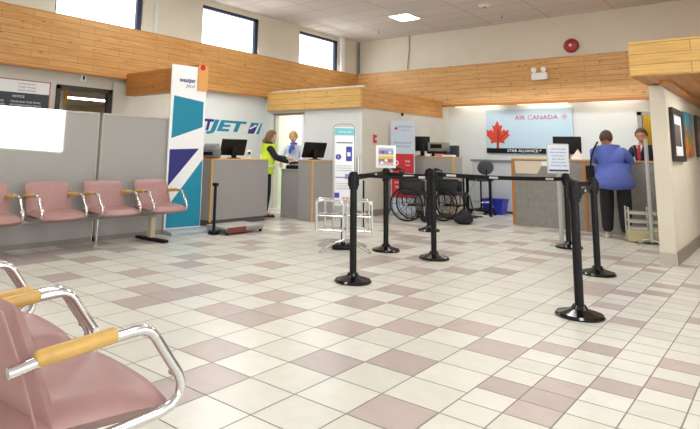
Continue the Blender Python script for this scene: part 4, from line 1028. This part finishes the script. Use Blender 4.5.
b = MB(); b.tube([V((.07*math.cos(a), .06*math.sin(a)-.005, 0))+P_(0, 0, .835) for a in [2*PI*i/16 for i in range(16)]], .028, mat('black_jacket', '18181C'), closed=True); b.build('collar', None, t)
# blonde agent
t, P_, HM, hs = person('blonde agent in a white blouse and blue scarf behind the low desk', (-7.52, 8.72, 0), math.radians(-155), 1.62, .95, .04, .22, .15,
    armL=((-.14, .06, .66), (-.08, .17, .60)), armR=((.14, .06, .66), (.10, .19, .60)), skin='E0AE92', hair='C79A55', hair_kind='bun', top=mat('white_blouse', 'D3DBEA', .8), trousers=mat('navy_trousers', '1E2233', .8), shoes=mat('black_shoe', '121212'))
b = MB(); scf = mat('blue_scarf', '3C62C8', .5)
b.tube([V((.058*math.cos(a), .055*math.sin(a)+.005, 0))+P_(0, 0, .838) for a in [2*PI*i/16 for i in range(16)]], .020, scf, closed=True)
b.tube([P_(0, .05, .83), P_(.01, .085, .80), P_(.02, .098, .75), P_(.022, .098, .71)], [.03, .032, .035, .012], scf); b.tube([P_(0, .05, .83), P_(-.015, .085, .80), P_(-.03, .095, .76)], [.02, .03, .01], scf); b.build('scarf', None, t)
# male agent
t, P_, HM, hs = person('agent with glasses, dark jacket and red tie behind the main counter', (-1.92, 11.6, 0), math.radians(165), 1.75, 1.0, .05, .2, .15,
    armL=((-.15, .05, .66), (-.10, .16, .64)), armR=((.15, .05, .66), (.08, .17, .64)), skin='CF9A7C', hair='4A352A', hair_kind='short', top=mat('navy_jacket', '20243A', .8), trousers=mat('navy_trousers', '1E2233'), shoes=mat('black_shoe', '121212'))
b = MB(); b.prism([P_(-.03, .075, .82), P_(.03, .075, .82), P_(.0, .092, .72)], (0, .02, 0), mat('white_collar', 'E8E8EC', .7)); b.build('shirt_front', None, t, smooth=0)
b = MB(); b.prism([P_(-.01, .09, .82), P_(.01, .09, .82), P_(.018, .105, .70), P_(0, .105, .67), P_(-.018, .105, .70)], (0, .02, 0), mat('red_tie', 'A8242C', .6)); b.build('tie', None, t, smooth=0)
b = MB()
for s_ in (-1, 1):
    b.tube([HM @ V(((s_*.032+.022*math.cos(a))*hs, .108*hs, (.098+.017*math.sin(a))*hs)) for a in [2*PI*i/12 for i in range(12)]], .002, black_pl, closed=True, seg=5)
    b.tube([HM @ V((s_*.054*hs, .106*hs, .10*hs)), HM @ V((s_*.08*hs, .01*hs, .10*hs))], .002, black_pl, seg=5)
b.tube([HM @ V((-.01*hs, .108*hs, .10*hs)), HM @ V((.01*hs, .108*hs, .10*hs))], .002, black_pl, seg=5); b.build('glasses', None, t)
